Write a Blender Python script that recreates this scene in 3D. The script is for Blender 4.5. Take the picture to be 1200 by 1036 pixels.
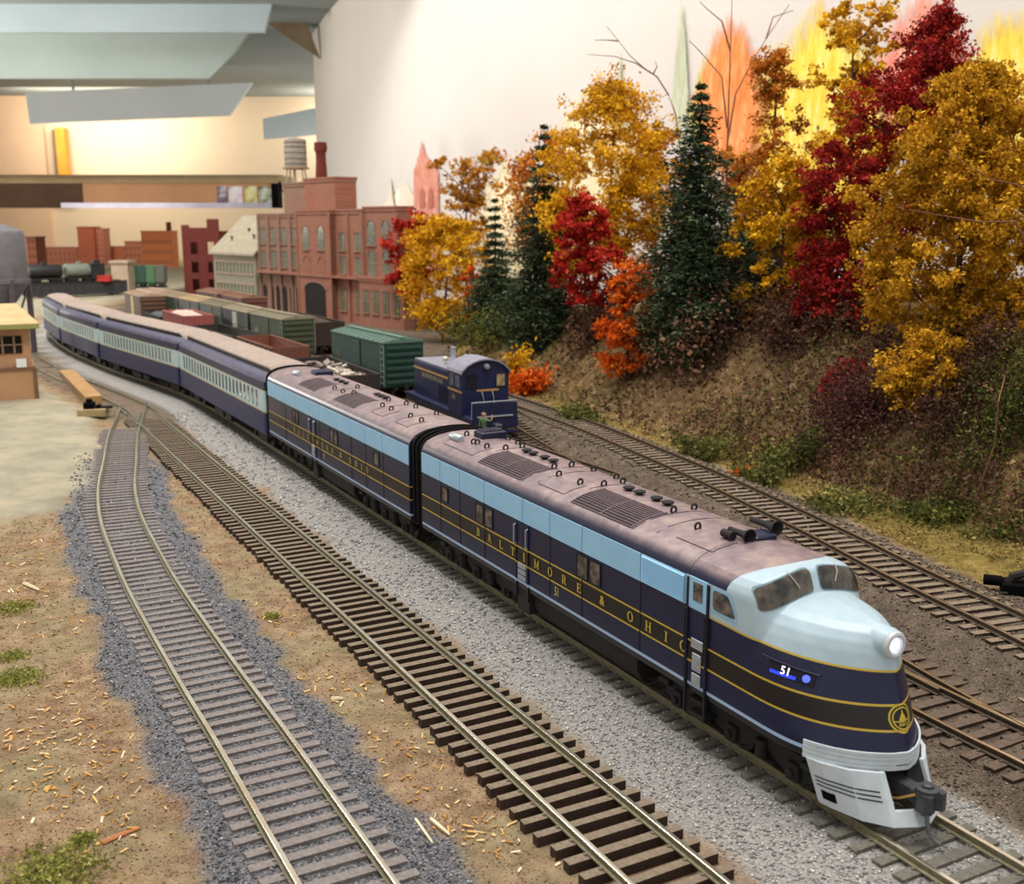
import bpy, bmesh, math, random
import numpy as np
from mathutils import Vector, Matrix
from mathutils.bvhtree import BVHTree

for o in list(bpy.data.objects):
    bpy.data.objects.remove(o)
SC = bpy.context.scene
COL = SC.collection
# ------------------------------------------------------------------ camera
# authoring unit: 1 mm of the model railway (HO gauge); U turns it into metres
U = 0.001
FPX, HORIZON, EYE = 1245.0, 262.0, 130.0        # focal length / horizon row in a 1200x1036 frame, eye height above rail top
PITCH = math.atan((518 - HORIZON) / FPX)
cam_d = bpy.data.cameras.new('camera')
cam = bpy.data.objects.new('camera', cam_d)
COL.objects.link(cam)
cam.location = (0, 0, EYE * U)
cam.rotation_euler = (math.pi / 2 - PITCH, 0, 0)
cam_d.sensor_fit = 'HORIZONTAL'
cam_d.sensor_width = 36
cam_d.lens = 36 * FPX / 1200
cam_d.clip_start = 0.005
cam_d.clip_end = 50
cam_d.dof.use_dof = True
cam_d.dof.focus_distance = 0.33
cam_d.dof.aperture_fstop = 40
SC.camera = cam
# ------------------------------------------------------------------ world, lamps, exposure
SC.view_settings.view_transform = 'Standard'
SC.view_settings.look = 'None'
SC.view_settings.gamma = 1
SC.view_settings.use_curve_mapping = False
SC.view_settings.exposure = 0.0
w = bpy.data.worlds.new('room_air')
SC.world = w
w.use_nodes = True
w.node_tree.nodes['Background'].inputs[0].default_value = (1.0, 0.95, 0.90, 1)
w.node_tree.nodes['Background'].inputs[1].default_value = 0.62


def area(name, loc, target, sx, sy, power, col):
    d = bpy.data.lights.new(name, 'AREA')
    d.shape = 'RECTANGLE'
    d.size, d.size_y = sx, sy
    d.energy = power
    d.color = col
    o = bpy.data.objects.new(name, d)
    o.location = loc
    o.rotation_euler = (Vector(target) - Vector(loc)).to_track_quat('-Z', 'Y').to_euler()
    COL.objects.link(o)
    return o


# fluorescent room fixtures above the aisle and the layout, then an added fill
area('fluorescent_and_fill', (-0.25, 0.35, 1.25), (0.0, 0.45, 0), 1.2, 0.30, 11, (1.0, 0.96, 0.92))
area('fluorescent_and_fill', (0.35, 0.35, 1.15), (0.35, 0.9, 0), 0.9, 0.25, 9, (1.0, 0.94, 0.88))
area('fluorescent_and_fill', (-0.60, 1.20, 1.05), (-0.30, 1.9, 0.1), 0.9, 0.25, 13, (1.0, 0.94, 0.88))

area('fluorescent_and_fill', (-0.72, 1.85, 0.56), (-0.36, 2.35, 0.25), 0.6, 0.10, 1.8, (1.0, 0.94, 0.88))  # added fill under the ceiling edge, brightens the left end of the backdrop


def bulb(name, loc, power, col, r=0.04):
    d = bpy.data.lights.new(name, 'POINT')
    d.energy = power
    d.color = col
    d.shadow_soft_size = r
    o = bpy.data.objects.new(name, d)
    o.location = loc
    COL.objects.link(o)


# valance bulbs under the upper deck at the far end of the room
area('valance_strip', (-1.42, 3.70, 0.51), (-1.42, 4.0, 0.42), 0.5, 0.05, 3.4, (1.0, 0.84, 0.64))
bulb('valance_bulb', (-0.62, 3.85, 0.47), 2.4, (1.0, 0.85, 0.65))
bulb('valance_bulb', (-1.30, 3.30, 0.30), 1.5, (1.0, 0.84, 0.66))
bulb('valance_bulb', (-0.60, 3.35, 0.24), 1.0, (1.0, 0.84, 0.66))
bulb('aisle_fill', (-1.45, 1.95, 0.24), 20.0, (1.0, 0.92, 0.84), 0.10)  # added fill out of view, stands in for bounce on ceiling boards and fascia

# ------------------------------------------------------------------ helpers


def srgb(h):
    h = h.lstrip('#')
    v = [int(h[i:i + 2], 16) / 255 for i in (0, 2, 4)]
    return tuple(c / 12.92 if c <= 0.04045 else ((c + 0.055) / 1.055) ** 2.4 for c in v) + (1,)


class NT:
    def __init__(s, name):
        s.m = bpy.data.materials.new(name)
        s.m.use_nodes = True
        s.t = s.m.node_tree
        s.b = s.t.nodes['Principled BSDF']
        s.co = None

    def n(s, t, **k):
        x = s.t.nodes.new(t)
        for a, b in k.items():
            setattr(x, a, b)
        return x

    def l(s, a, b):
        s.t.links.new(a, b)

    def coord(s):
        if s.co is None:
            s.co = s.n('ShaderNodeTexCoord').outputs['Object']
        return s.co

    def math(s, op, a, b=0.0, c=None, clamp=False):
        x = s.n('ShaderNodeMath', operation=op)
        x.use_clamp = clamp
        for i, v in enumerate((a, b) if c is None else (a, b, c)):
            if isinstance(v, (int, float)):
                x.inputs[i].default_value = v
            else:
                s.l(v, x.inputs[i])
        return x.outputs[0]

    def mix(s, f, a, b):
        x = s.n('ShaderNodeMix', data_type='RGBA')
        for sock, v in ((x.inputs[0], f), (x.inputs[6], a), (x.inputs[7], b)):
            if isinstance(v, (int, float)):
                sock.default_value = v
            elif isinstance(v, tuple):
                sock.default_value = v
            else:
                s.l(v, sock)
        return x.outputs[2]

    def noise(s, scale, detail=3.0, rough=0.6, vec=None):
        x = s.n('ShaderNodeTexNoise')
        x.inputs['Scale'].default_value = scale
        x.inputs['Detail'].default_value = detail
        x.inputs['Roughness'].default_value = rough
        s.l(vec or s.coord(), x.inputs['Vector'])
        return x.outputs['Fac']

    def ramp(s, fac, stops):
        x = s.n('ShaderNodeValToRGB')
        e = x.color_ramp.elements
        while len(e) < len(stops):
            e.new(0.5)
        for i, (p, c) in enumerate(stops):
            e[i].position = p
            e[i].color = c
        s.l(fac, x.inputs[0])
        return x.outputs[0]

    def bump(s, h, strength, dist):
        x = s.n('ShaderNodeBump')
        x.inputs['Strength'].default_value = strength
        x.inputs['Distance'].default_value = dist
        s.l(h, x.inputs['Height'])
        s.l(x.outputs[0], s.b.inputs['Normal'])

    def base(s, c):
        if isinstance(c, tuple):
            s.b.inputs['Base Color'].default_value = c
        else:
            s.l(c, s.b.inputs['Base Color'])


MATS = {}


def mat(name, c1, c2=None, scale=600, rough=0.6, metal=0.0, spec=0.4, bump=0.0, bdist=0.0004, emit=None, estr=0):
    """plain procedural paint: two tones mixed by fine noise"""
    if name in MATS:
        return MATS[name]
    t = NT(name)
    a = srgb(c1)
    b = srgb(c2) if c2 else tuple(min(1, v * 0.82) for v in a[:3]) + (1,)
    f = t.noise(scale, 4, 0.65)
    t.base(t.ramp(f, [(0.3, a), (0.72, b)]))
    t.b.inputs['Roughness'].default_value = rough
    t.b.inputs['Metallic'].default_value = metal
    t.b.inputs['Specular IOR Level'].default_value = spec
    if bump:
        t.bump(f, bump, bdist)
    if emit:
        t.b.inputs['Emission Color'].default_value = srgb(emit)
        t.b.inputs['Emission Strength'].default_value = estr
    MATS[name] = t.m
    return t.m


class MB:
    """collects vertices and faces in millimetres and links them as ONE mesh object"""

    def __init__(s):
        s.v, s.f, s.mi, s.cur = [], [], [], 0

    def add(s, vs, fs):
        b = len(s.v)
        s.v += [tuple(p) for p in vs]
        s.f += [tuple(i + b for i in f) for f in fs]
        s.mi += [s.cur] * len(fs)
        return s

    def slot(s, i):
        s.cur = i
        return s

    def box(s, x0, x1, y0, y1, z0, z1, M=None):
        vs = [(x, y, z) for z in (z0, z1) for y in (y0, y1) for x in (x0, x1)]
        if M is not None:
            vs = [M @ Vector(p) for p in vs]
        return s.add(vs, [(0, 2, 3, 1), (4, 5, 7, 6), (0, 1, 5, 4), (2, 6, 7, 3), (0, 4, 6, 2), (1, 3, 7, 5)])

    def bbox(s, x0, x1, y0, y1, z0, z1, c=0.3):
        """box with chamfered vertical and top edges"""
        def ring(i, z):
            a, b, d, e = x0 + i, x1 - i, y0 + i, y1 - i
            k = c
            return [(a + k, d, z), (b - k, d, z), (b, d + k, z), (b, e - k, z), (b - k, e, z), (a + k, e, z), (a, e - k, z), (a, d + k, z)]
        return s.loft([ring(0, z0), ring(0, z1 - c), ring(c, z1)], True, True)

    def loft(s, rings, closed=True, caps=False):
        n = len(rings[0])
        vs = [p for r in rings for p in r]
        fs = []
        for i in range(len(rings) - 1):
            for j in range(n if closed else n - 1):
                k = (j + 1) % n
                fs.append((i * n + j, i * n + k, (i + 1) * n + k, (i + 1) * n + j))
        if caps:
            fs.append(tuple(reversed(range(n))))
            fs.append(tuple((len(rings) - 1) * n + j for j in range(n)))
        return s.add(vs, fs)

    def tube(s, pts, r, n=8, caps=True):
        pts = [Vector(p) for p in pts]
        rs = r if isinstance(r, (list, tuple)) else [r] * len(pts)
        rings, prev = [], None
        for i, p in enumerate(pts):
            d = (pts[min(i + 1, len(pts) - 1)] - pts[max(i - 1, 0)]).normalized()
            if prev is None:
                a = d.orthogonal().normalized()
            else:
                a = (prev - d * prev.dot(d))
                a = a.normalized() if a.length > 1e-6 else d.orthogonal().normalized()
            prev = a
            b = d.cross(a)
            rings.append([p + (a * math.cos(2 * math.pi * j / n) + b * math.sin(2 * math.pi * j / n)) * rs[i] for j in range(n)])
        return s.loft(rings, True, caps)

    def lathe(s, prof, c=(0, 0, 0), n=16, axis='z'):
        rings = []
        for r, h in prof:
            ring = []
            for j in range(n):
                a = 2 * math.pi * j / n
                x, y = r * math.cos(a), r * math.sin(a)
                p = {'z': (x, y, h), 'x': (h, x, y), 'y': (y, h, x)}[axis]
                ring.append((p[0] + c[0], p[1] + c[1], p[2] + c[2]))
            rings.append(ring)
        return s.loft(rings, True, True)

    def prism(s, outl, a0, a1, axis='z'):
        """outline extruded along an axis"""
        def pt(u, v, a):
            return {'z': (u, v, a), 'x': (a, u, v), 'y': (u, a, v)}[axis]
        return s.loft([[pt(u, v, a0) for u, v in outl], [pt(u, v, a1) for u, v in outl]], True, True)

    def ring(s, c, R, r, axis='x', n=10, m=5):
        rings = []
        for i in range(n + 1):
            a = 2 * math.pi * i / n
            row = []
            for j in range(m):
                b = 2 * math.pi * j / m
                q = R + r * math.cos(b)
                u, v, wv = q * math.cos(a), q * math.sin(a), r * math.sin(b)
                p = {'x': (wv, u, v), 'y': (u, wv, v), 'z': (u, v, wv)}[axis]
                row.append((c[0] + p[0], c[1] + p[1], c[2] + p[2]))
            rings.append(row)
        return s.loft(rings, True, False)

    def mesh(s, name):
        me = bpy.data.meshes.new(name)
        me.from_pydata([(x * U, y * U, z * U) for x, y, z in s.v], [], s.f)
        if any(s.mi):
            me.polygons.foreach_set('material_index', s.mi)
        return me

    def build(s, name, m, parent=None, smooth=False, fix=True):
        me = s.mesh(name)
        if fix:
            b = bmesh.new()
            b.from_mesh(me)
            bmesh.ops.recalc_face_normals(b, faces=b.faces)
            b.to_mesh(me)
            b.free()
        return link(name, me, m, parent, smooth)


def link(name, me, m, parent=None, smooth=False):
    for x in (m if isinstance(m, (list, tuple)) else [m]):
        me.materials.append(x)
    if smooth:
        me.polygons.foreach_set('use_smooth', [True] * len(me.polygons))
        if smooth != 'all':
            try:
                me.set_sharp_from_angle(angle=math.radians(38))
            except Exception:
                pass
    o = bpy.data.objects.new(name, me)
    COL.objects.link(o)
    if parent is not None:
        o.parent = parent
    return o


def tag(o, label=None, cat=None, group=None, kind=None):
    if label:
        o['label'] = label
    if cat:
        o['category'] = cat
    if group:
        o['group'] = group
    if kind:
        o['kind'] = kind
    return o


def thing(name, label, cat, loc=(0, 0, 0), rz=0.0, group=None):
    o = bpy.data.objects.new(name, None)
    o.empty_display_size = 0.01
    COL.objects.link(o)
    o.location = Vector(loc) * U
    o.rotation_euler = (0, 0, rz)
    return tag(o, label, cat, group)


def share(name, me, parent, loc=(0, 0, 0), rz=0.0):
    """a further object on mesh data that already has its material"""
    o = bpy.data.objects.new(name, me)
    COL.objects.link(o)
    o.parent = parent
    o.location = Vector(loc) * U
    o.rotation_euler = (0, 0, rz)
    return o


def copy_tree(o, parent=None):
    c = o.copy()
    COL.objects.link(c)
    c.parent = parent
    for ch in o.children:
        copy_tree(ch, c)
    return c


def text_polys(s, size, align='CENTER', bold=0.022):
    cu = bpy.data.curves.new('tmp', 'FONT')
    cu.body = s
    cu.size = size
    cu.align_x = align
    cu.align_y = 'CENTER'
    cu.resolution_u = 3
    cu.offset = bold * size
    o = bpy.data.objects.new('tmp', cu)
    COL.objects.link(o)
    dg = bpy.context.evaluated_depsgraph_get()
    me = bpy.data.meshes.new_from_object(o.evaluated_get(dg))
    vs = [tuple(v.co) for v in me.vertices]
    fs = [tuple(p.vertices) for p in me.polygons]
    bpy.data.objects.remove(o)
    bpy.data.curves.remove(cu)
    bpy.data.meshes.remove(me)
    return vs, fs


def ray(px, py):
    d = ((px - 600) / FPX, 1.0, -(py - 518) / FPX)
    c, s = math.cos(PITCH), math.sin(PITCH)
    return Vector((d[0], d[1] * c + d[2] * s, -d[1] * s + d[2] * c))


def on_z(px, py, z):
    """where the sight line through a pixel meets the level z (mm)"""
    r = ray(px, py)
    return Vector((0, 0, EYE)) + r * ((z - EYE) / r.z)


def at_depth(px, py, d):
    r = ray(px, py)
    return Vector((0, 0, EYE)) + r * (d / r.y)


def resample(pts, step, closed=False):
    """Catmull-Rom through pts (xy), points every step mm -> list of (x, y, heading)"""
    P = [np.array(p, float) for p in pts]
    P = [2 * P[0] - P[1]] + P + [2 * P[-1] - P[-2]]
    dense = []
    for i in range(1, len(P) - 2):
        for t in np.linspace(0, 1, 40, endpoint=False):
            a, b, c, d = P[i - 1], P[i], P[i + 1], P[i + 2]
            dense.append(0.5 * ((2 * b) + (c - a) * t + (2 * a - 5 * b + 4 * c - d) * t * t + (3 * b - a - 3 * c + d) * t ** 3))
    dense.append(P[-2])
    dense = np.array(dense)
    seg = np.linalg.norm(np.diff(dense, axis=0), axis=1)
    s = np.concatenate([[0], np.cumsum(seg)])
    q = np.arange(0, s[-1], step)
    x, y = np.interp(q, s, dense[:, 0]), np.interp(q, s, dense[:, 1])
    h = np.arctan2(np.gradient(y), np.gradient(x))
    return [(float(a), float(b), float(c)) for a, b, c in zip(x, y, h)]


def poly_dist(X, Y, pts):
    """distance and side (positive = right of travel direction) of grid points from a polyline"""
    best = np.full(X.shape, 1e9)
    side = np.zeros(X.shape)
    for (x0, y0), (x1, y1) in zip(pts[:-1], pts[1:]):
        dx, dy = x1 - x0, y1 - y0
        L = dx * dx + dy * dy
        t = np.clip(((X - x0) * dx + (Y - y0) * dy) / L, 0, 1)
        ex, ey = X - x0 - t * dx, Y - y0 - t * dy
        d = np.hypot(ex, ey)
        m = d < best
        best = np.where(m, d, best)
        side = np.where(m, np.sign(ex * dy - ey * dx), side)
    return best, side


def vnoise(x, y, seed=0):
    """cheap smooth value noise on arrays, about -1..1"""
    x, y = np.asarray(x, float), np.asarray(y, float)
    xi, yi = np.floor(x), np.floor(y)
    fx, fy = x - xi, y - yi
    fx, fy = fx * fx * (3 - 2 * fx), fy * fy * (3 - 2 * fy)

    def h(a, b):
        v = np.sin(a * 127.1 + b * 311.7 + seed * 74.7) * 43758.5453
        return (v - np.floor(v)) * 2 - 1
    return (h(xi, yi) * (1 - fx) + h(xi + 1, yi) * fx) * (1 - fy) + (h(xi, yi + 1) * (1 - fx) + h(xi + 1, yi + 1) * fx) * fy


def fbm(x, y, seed=0, oct=4):
    s, a = 0, 1.0
    for k in range(oct):
        s = s + a * vnoise(x * 2 ** k, y * 2 ** k, seed + k * 7)
        a *= 0.5
    return s


def sstep(a, b, x):
    t = np.clip((x - a) / (b - a), 0, 1)
    return t * t * (3 - 2 * t)


# the straight of the main line: heading and frame of the locomotive pair
HEAD = math.radians(28.4)
DN = Vector((math.sin(HEAD), -math.cos(HEAD), 0))      # towards the nose
NN = Vector((math.cos(HEAD), math.sin(HEAD), 0))
MAIN_P, SIDE_P = 178.6, 121.1


def along(p, y):
    """point of the line with offset p at world y"""
    s = (NN.y * p - y) / math.cos(HEAD)
    q = NN * p + DN * s
    return (q.x, q.y)
# ------------------------------------------------------------------ routes (mm, near end first)
MAIN = [along(MAIN_P, y) for y in (60, 200, 350, 500, 601)] + [(-236, 805), (-361, 973), (-455, 1114), (-531, 1250), (-590, 1400), (-630, 1600)]
SIDING = [along(SIDE_P, y) for y in (60, 200, 350, 500, 600, 700)] + [(-282, 774), (-405, 940), (-500, 1083), (-578, 1222), (-640, 1400)]
SPUR = [(-284, 785), (-273, 755), (-247, 663), (-219.5, 580), (-199, 519), (-177, 464.5), (-150, 408), (-128, 364.5), (-93, 300), (-67.5, 254.5), (-50, 222.5), (-33, 191.5), (-8, 145), (14, 104)][::-1]
YARD1 = [(196, 110), (175, 155), (155, 200), (134, 244), (121.8, 267), (60, 392), (-30, 585), (-127, 789), (-191, 908), (-250, 1012), (-330, 1130), (-412, 1270), (-500, 1420), (-585, 1570)]
YARD2 = [(198, 105), (183, 150), (165, 203), (147, 254), (130.2, 300), (100, 397), (61, 521), (24, 588), (-14, 652), (-47, 722), (-86, 812), (-202, 1006), (-254, 1085), (-349, 1240), (-463, 1409), (-521, 1492), (-600, 1600)]
MILLT = [(236, 105), (175, 265), (156.5, 323), (142, 369), (129.5, 416), (106.5, 491), (89, 542), (52, 640), (30, 690), (6, 740), (-40, 830), (-110, 950), (-190, 1090), (-280, 1240), (-380, 1400), (-500, 1560)]
YARD3 = [(100, 397), (63, 521), (34, 612), (11, 668), (-14, 730), (-52, 812), (-86, 880)]
EDGE = [(300, 60), (232, 215), (205, 300), (188, 370), (171, 408), (157, 472), (134, 539), (98, 627), (58, 713), (30, 775), (-10, 880), (-40, 1000), (-62, 1150), (-40, 1300), (0, 1450), (0, 2400)]
BACK = [(-480, 2700), (-350, 2300), (-180, 1900), (0, 1600), (150, 1330), (330, 1080), (560, 880), (900, 700)]
MILL_Z = 7.0


def mill_track_z(y):
    return MILL_Z * (1 - sstep(760, 1000, np.asarray(y, float)))


def flat(pts, step=36):
    return [(a, b) for a, b, _ in resample(pts, step)]


F_MAIN, F_SIDE, F_SPUR, F_Y1, F_Y2, F_M, F_E = [flat(p) for p in (MAIN, SIDING, SPUR, YARD1, YARD2, MILLT, EDGE)]


def terrain(X, Y):
    """height (mm) and zone weights of the scenery base"""
    X, Y = np.asarray(X, float), np.asarray(Y, float)
    nz = fbm(X / 9, Y / 9, 3)
    nb = fbm(X / 14, Y / 14, 11)
    dM, sM = poly_dist(X, Y, F_MAIN)
    dS, _ = poly_dist(X, Y, F_SPUR)
    dT, _ = poly_dist(X, Y, F_SIDE)
    d5, _ = poly_dist(X, Y, F_M)
    dy1, _ = poly_dist(X, Y, F_Y1)
    dy2, _ = poly_dist(X, Y, F_Y2)
    dE, sE = poly_dist(X, Y, F_E)
    sm = dM * sM
    de = dE * sE
    z = -4.5 + 0.35 * nz
    # light ballast of the main line
    wl = np.where(sm < 0, 1 - sstep(36, 45, dM + 3.5 * nb), 1 - sstep(22, 30, dM + 3 * nb))
    z = np.maximum(z, -3.05 + 0.15 * nz - 1.6 * sstep(15, 44, dM))
    # dark ballast of the spur
    wd = 1 - sstep(23, 27, dS + 3.5 * nb)
    wd = wd * (1 - sstep(560, 640, Y))
    zs = -2.75 + 0.35 * nz - 2.0 * sstep(14, 27, dS)
    z = np.where(wd > 0, np.maximum(z, zs * wd + z * (1 - wd)), z)
    # siding: ties stand proud of the dirt
    z = np.where(dT < 18.5, np.minimum(z, -4.65), z)
    # yard
    wb = sstep(22, 30, sm + 3 * nb) * (1 - sstep(-6, 2, de + 2.5 * nb))
    zy = -3.0 + 0.45 * nz
    hump = mill_track_z(Y) * (1 - sstep(17, 34, d5))
    z = np.where(wb > 0, zy * wb + z * (1 - wb) + hump, z)
    # turnout throat: filled up between the ties
    thr = (1 - sstep(16, 24, dT)) * sstep(690, 730, Y) * (1 - sstep(1350, 1500, Y))
    z = np.where(thr > 0, z * (1 - thr) + -2.2 * thr, z)
    # pale plaster lot left of the spur
    lot_edge = np.interp(Y, [440, 465, 488, 539, 627, 747, 921, 1113, 1400], [-300, -232, -214, -220, -246, -302, -424, -545, -700])
    wq = (1 - sstep(-7, 5, X - lot_edge + 4 * nb)) * sstep(455, 480, Y + 0.10 * (X + 230) + 6 * nb)
    z = np.where(wq > 0, z * (1 - wq) + (-1.6 + 0.2 * fbm(X / 40, Y / 40, 5)) * wq, z)
    # hillside
    wg = np.interp(Y, [200, 380, 470, 560, 800, 1200], [70, 62, 38, 15, 10, 10])
    hb = np.interp(Y, [200, 400, 800, 1000, 1300], [50, 56, 52, 34, 18])
    t = de - wg
    rough = fbm(X / 22, Y / 22, 21) * 4.0 + fbm(X / 7, Y / 7, 31) * 1.3
    hill = sstep(0, 88, t) * hb + np.maximum(t, 0) * 0.10 + rough * sstep(-10, 45, t)
    edge_z = np.where(de > 0, 1, 0)
    z = np.where(de > -4, -3.4 + 0.5 * nz + np.maximum(hill, 0) + hump + 1.2 * sstep(0, 20, de) * (0.6 + 0.4 * nb), z)
    return z, dict(light=wl * (1 - sstep(-4, 0, de)), dark=wd, brown=wb, lot=wq, dirt=np.clip(1 - wl - wd - wb - wq - sstep(-6, 0, de), 0, 1), hill=sstep(-3, 3, de + 2 * nb), bank=sstep(-12, 14, t + 7 * nb), throat=thr)


def ground_z(x, y):
    return float(terrain(np.array([x]), np.array([y]))[0][0])


def seq(*seg):
    out = []
    for a, b, st in seg:
        out += list(np.arange(a, b, st))
    return np.array(out)


gx = seq((-2600, -1200, 100), (-1200, -420, 26), (-420, -300, 6), (-300, 270, 2.6), (270, 480, 7), (480, 1000, 26))
gy = seq((60, 560, 2.6), (560, 900, 5), (900, 1600, 14), (1600, 2600, 60), (2600, 4200, 200))
GX, GY = np.meshgrid(gx, gy)
GZ, ZONES = terrain(GX, GY)
nx, ny = len(gx), len(gy)
ii, jj = np.meshgrid(np.arange(ny - 1), np.arange(nx - 1), indexing='ij')
quads = np.stack([ii * nx + jj, ii * nx + jj + 1, (ii + 1) * nx + jj + 1, (ii + 1) * nx + jj], -1).reshape(-1, 4)
dEg, sEg = poly_dist(GX, GY, F_E)
is_hill = ((dEg * sEg)[:-1, :-1] > -4).reshape(-1)
bd, bs = poly_dist(GX, GY, BACK)
beyond = ((bd * bs)[:-1, :-1] < -60).reshape(-1) & (GX[:-1, :-1].reshape(-1) > -520)

# ground materials


def ground_mat(name, hill=False):
    t = NT(name)
    A = t.n('ShaderNodeAttribute', attribute_name='zone_a')
    B = t.n('ShaderNodeAttribute', attribute_name='zone_b')
    sa = t.n('ShaderNodeSeparateColor')
    t.l(A.outputs['Color'], sa.inputs[0])
    sb = t.n('ShaderNodeSeparateColor')
    t.l(B.outputs['Color'], sb.inputs[0])
    fine = t.noise(1500, 4, 0.7)
    mid = t.noise(160, 4, 0.65)
    big = t.noise(35, 3, 0.6)
    dirt = t.ramp(t.math('ADD', t.math('MULTIPLY', fine, 0.5), t.math('MULTIPLY', mid, 0.5)),
                  [(0.34, srgb('#5e4838')), (0.45, srgb('#8d7259')), (0.55, srgb('#a3896c')), (0.68, srgb('#c4ae8e'))])
    dirt = t.mix(t.ramp(big, [(0.42, (0, 0, 0, 1)), (0.62, (1, 1, 1, 1))]), dirt, t.ramp(mid, [(0.35, srgb('#827659')), (0.65, srgb('#a59374'))]))
    spk = t.ramp(fine, [(0.34, srgb('#3a3836')), (0.5, srgb('#6b6b6e')), (0.66, srgb('#a09fa2'))])
    light = t.ramp(fine, [(0.33, srgb('#7c7a77')), (0.5, srgb('#a09e9a')), (0.66, srgb('#c4c1bb'))])
    brown = t.ramp(t.math('ADD', t.math('MULTIPLY', fine, 0.65), t.math('MULTIPLY', mid, 0.35)),
                   [(0.33, srgb('#3c342d')), (0.5, srgb('#62564a')), (0.64, srgb('#8b7c6c'))])
    lot = t.ramp(t.math('ADD', t.math('MULTIPLY', big, 0.7), t.math('MULTIPLY', mid, 0.3)),
                 [(0.36, srgb('#98937f')), (0.5, srgb('#a8a28c')), (0.64, srgb('#b9ae94'))])
    grass = t.ramp(t.math('ADD', t.math('MULTIPLY', fine, 0.4), t.math('MULTIPLY', mid, 0.6)),
                   [(0.34, srgb('#5a4c2a')), (0.46, srgb('#84703c')), (0.56, srgb('#a08a4c')), (0.68, srgb('#bda36a'))])
    bank = t.ramp(t.math('ADD', t.math('MULTIPLY', fine, 0.4), t.math('MULTIPLY', mid, 0.6)),
                  [(0.34, srgb('#3e3122')), (0.46, srgb('#6c5638')), (0.56, srgb('#8d7352')), (0.68, srgb('#b0967a'))])
    c = dirt
    c = t.mix(sa.outputs[0], c, light)
    c = t.mix(sa.outputs[1], c, spk)
    c = t.mix(sa.outputs[2], c, brown)
    c = t.mix(sb.outputs[0], c, lot)
    c = t.mix(sb.outputs[1], c, grass)
    c = t.mix(sb.outputs[2], c, bank)
    t.base(c)
    t.b.inputs['Roughness'].default_value = 0.95
    t.b.inputs['Specular IOR Level'].default_value = 0.1
    t.bump(fine, 0.9, 0.0009 if not hill else 0.0016)
    return t.m


MG = ground_mat('scenery_ground')
MH = ground_mat('hillside_scenery', True)


def terrain_obj(name, sel, m):
    q = quads[sel]
    used = np.unique(q)
    remap = np.full(nx * ny, -1)
    remap[used] = np.arange(len(used))
    V = np.stack([GX.reshape(-1)[used], GY.reshape(-1)[used], GZ.reshape(-1)[used]], -1) * U
    me = bpy.data.meshes.new(name)
    me.from_pydata(V.tolist(), [], remap[q].tolist())
    za = me.color_attributes.new('zone_a', 'FLOAT_COLOR', 'POINT')
    zb = me.color_attributes.new('zone_b', 'FLOAT_COLOR', 'POINT')
    one = np.ones(len(used))
    g = lambda k: ZONES[k].reshape(-1)[used]
    za.data.foreach_set('color', np.stack([g('light'), g('dark'), np.maximum(g('brown'), 0.8 * g('throat')), one], -1).reshape(-1))
    zb.data.foreach_set('color', np.stack([g('lot'), g('hill'), g('bank') * g('hill'), one], -1).reshape(-1))
    return link(name, me, m, None, 'all')


tag(terrain_obj('ground', ~is_hill & ~beyond, MG), kind='structure')
tag(terrain_obj('hillside', is_hill & ~beyond, MH), kind='structure')

# ------------------------------------------------------------------ tracks
M_TIE_NEW = mat('tie_brown', '#8b7d6a', '#6a5a4a', 900, 0.85, bump=0.3)
M_TIE_GREY = mat('tie_weathered', '#8d8682', '#6c6461', 900, 0.9, bump=0.3)
M_TIE_SIDE = mat('tie_flank_shaded', '#46362b', '#352820', 900, 0.9, bump=0.3)  # brown stain, darkened further to paint in the shade between ties
M_TIE_MAIN = mat('tie_grey_green', '#77766c', '#565349', 900, 0.9, bump=0.3)
M_TIE_YARD = mat('tie_rusty', '#6d5d50', '#4a3b30', 900, 0.9, bump=0.3)
M_RSIDE = mat('rail_side_olive', '#8f8a6c', '#6f6650', 700, 0.6, 0.2)
M_RSIDE_R = mat('rail_side_rust', '#5f5242', '#463a2e', 700, 0.7, 0.2)


def rail_top(name, c):
    t = NT(name)
    t.base(t.ramp(t.noise(60, 3), [(0.35, srgb(c)), (0.75, srgb('#d8c49c'))]))
    t.b.inputs['Metallic'].default_value = 0.9
    t.b.inputs['Roughness'].default_value = 0.2
    return t.m


M_RTOP = rail_top('rail_head_polished', '#efe8d8')
M_RTOP_R = rail_top('rail_head_brassy', '#e0c4a0')


def tie_mesh(m, w, seed, depth=-3.95):
    r = random.Random(seed)
    b = MB()
    L = 15 + r.uniform(-0.5, 0.5)
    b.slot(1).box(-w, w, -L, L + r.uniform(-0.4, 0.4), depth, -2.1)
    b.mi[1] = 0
    b.slot(0)
    for s in (-1, 1):
        for k in (-1, 1):
            y = s * 8.75 + k * 1.25
            x = k * 0.35
            b.box(x - 0.35, x + 0.35, y - 0.33, y + 0.33, -2.1, -1.75)
    me = b.mesh('tie')
    me.materials.append(m)
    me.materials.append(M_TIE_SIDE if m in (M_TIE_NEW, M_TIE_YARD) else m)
    return me


RAILP = [(-0.9, -2.1), (0.9, -2.1), (0.9, -1.8), (0.28, -1.55), (0.28, -0.75), (0.55, -0.6), (0.55, -0.05), (0.4, 0.0), (-0.4, 0.0), (-0.55, -0.05), (-0.55, -0.6), (-0.28, -0.75), (-0.28, -1.55), (-0.9, -1.8)]


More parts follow.
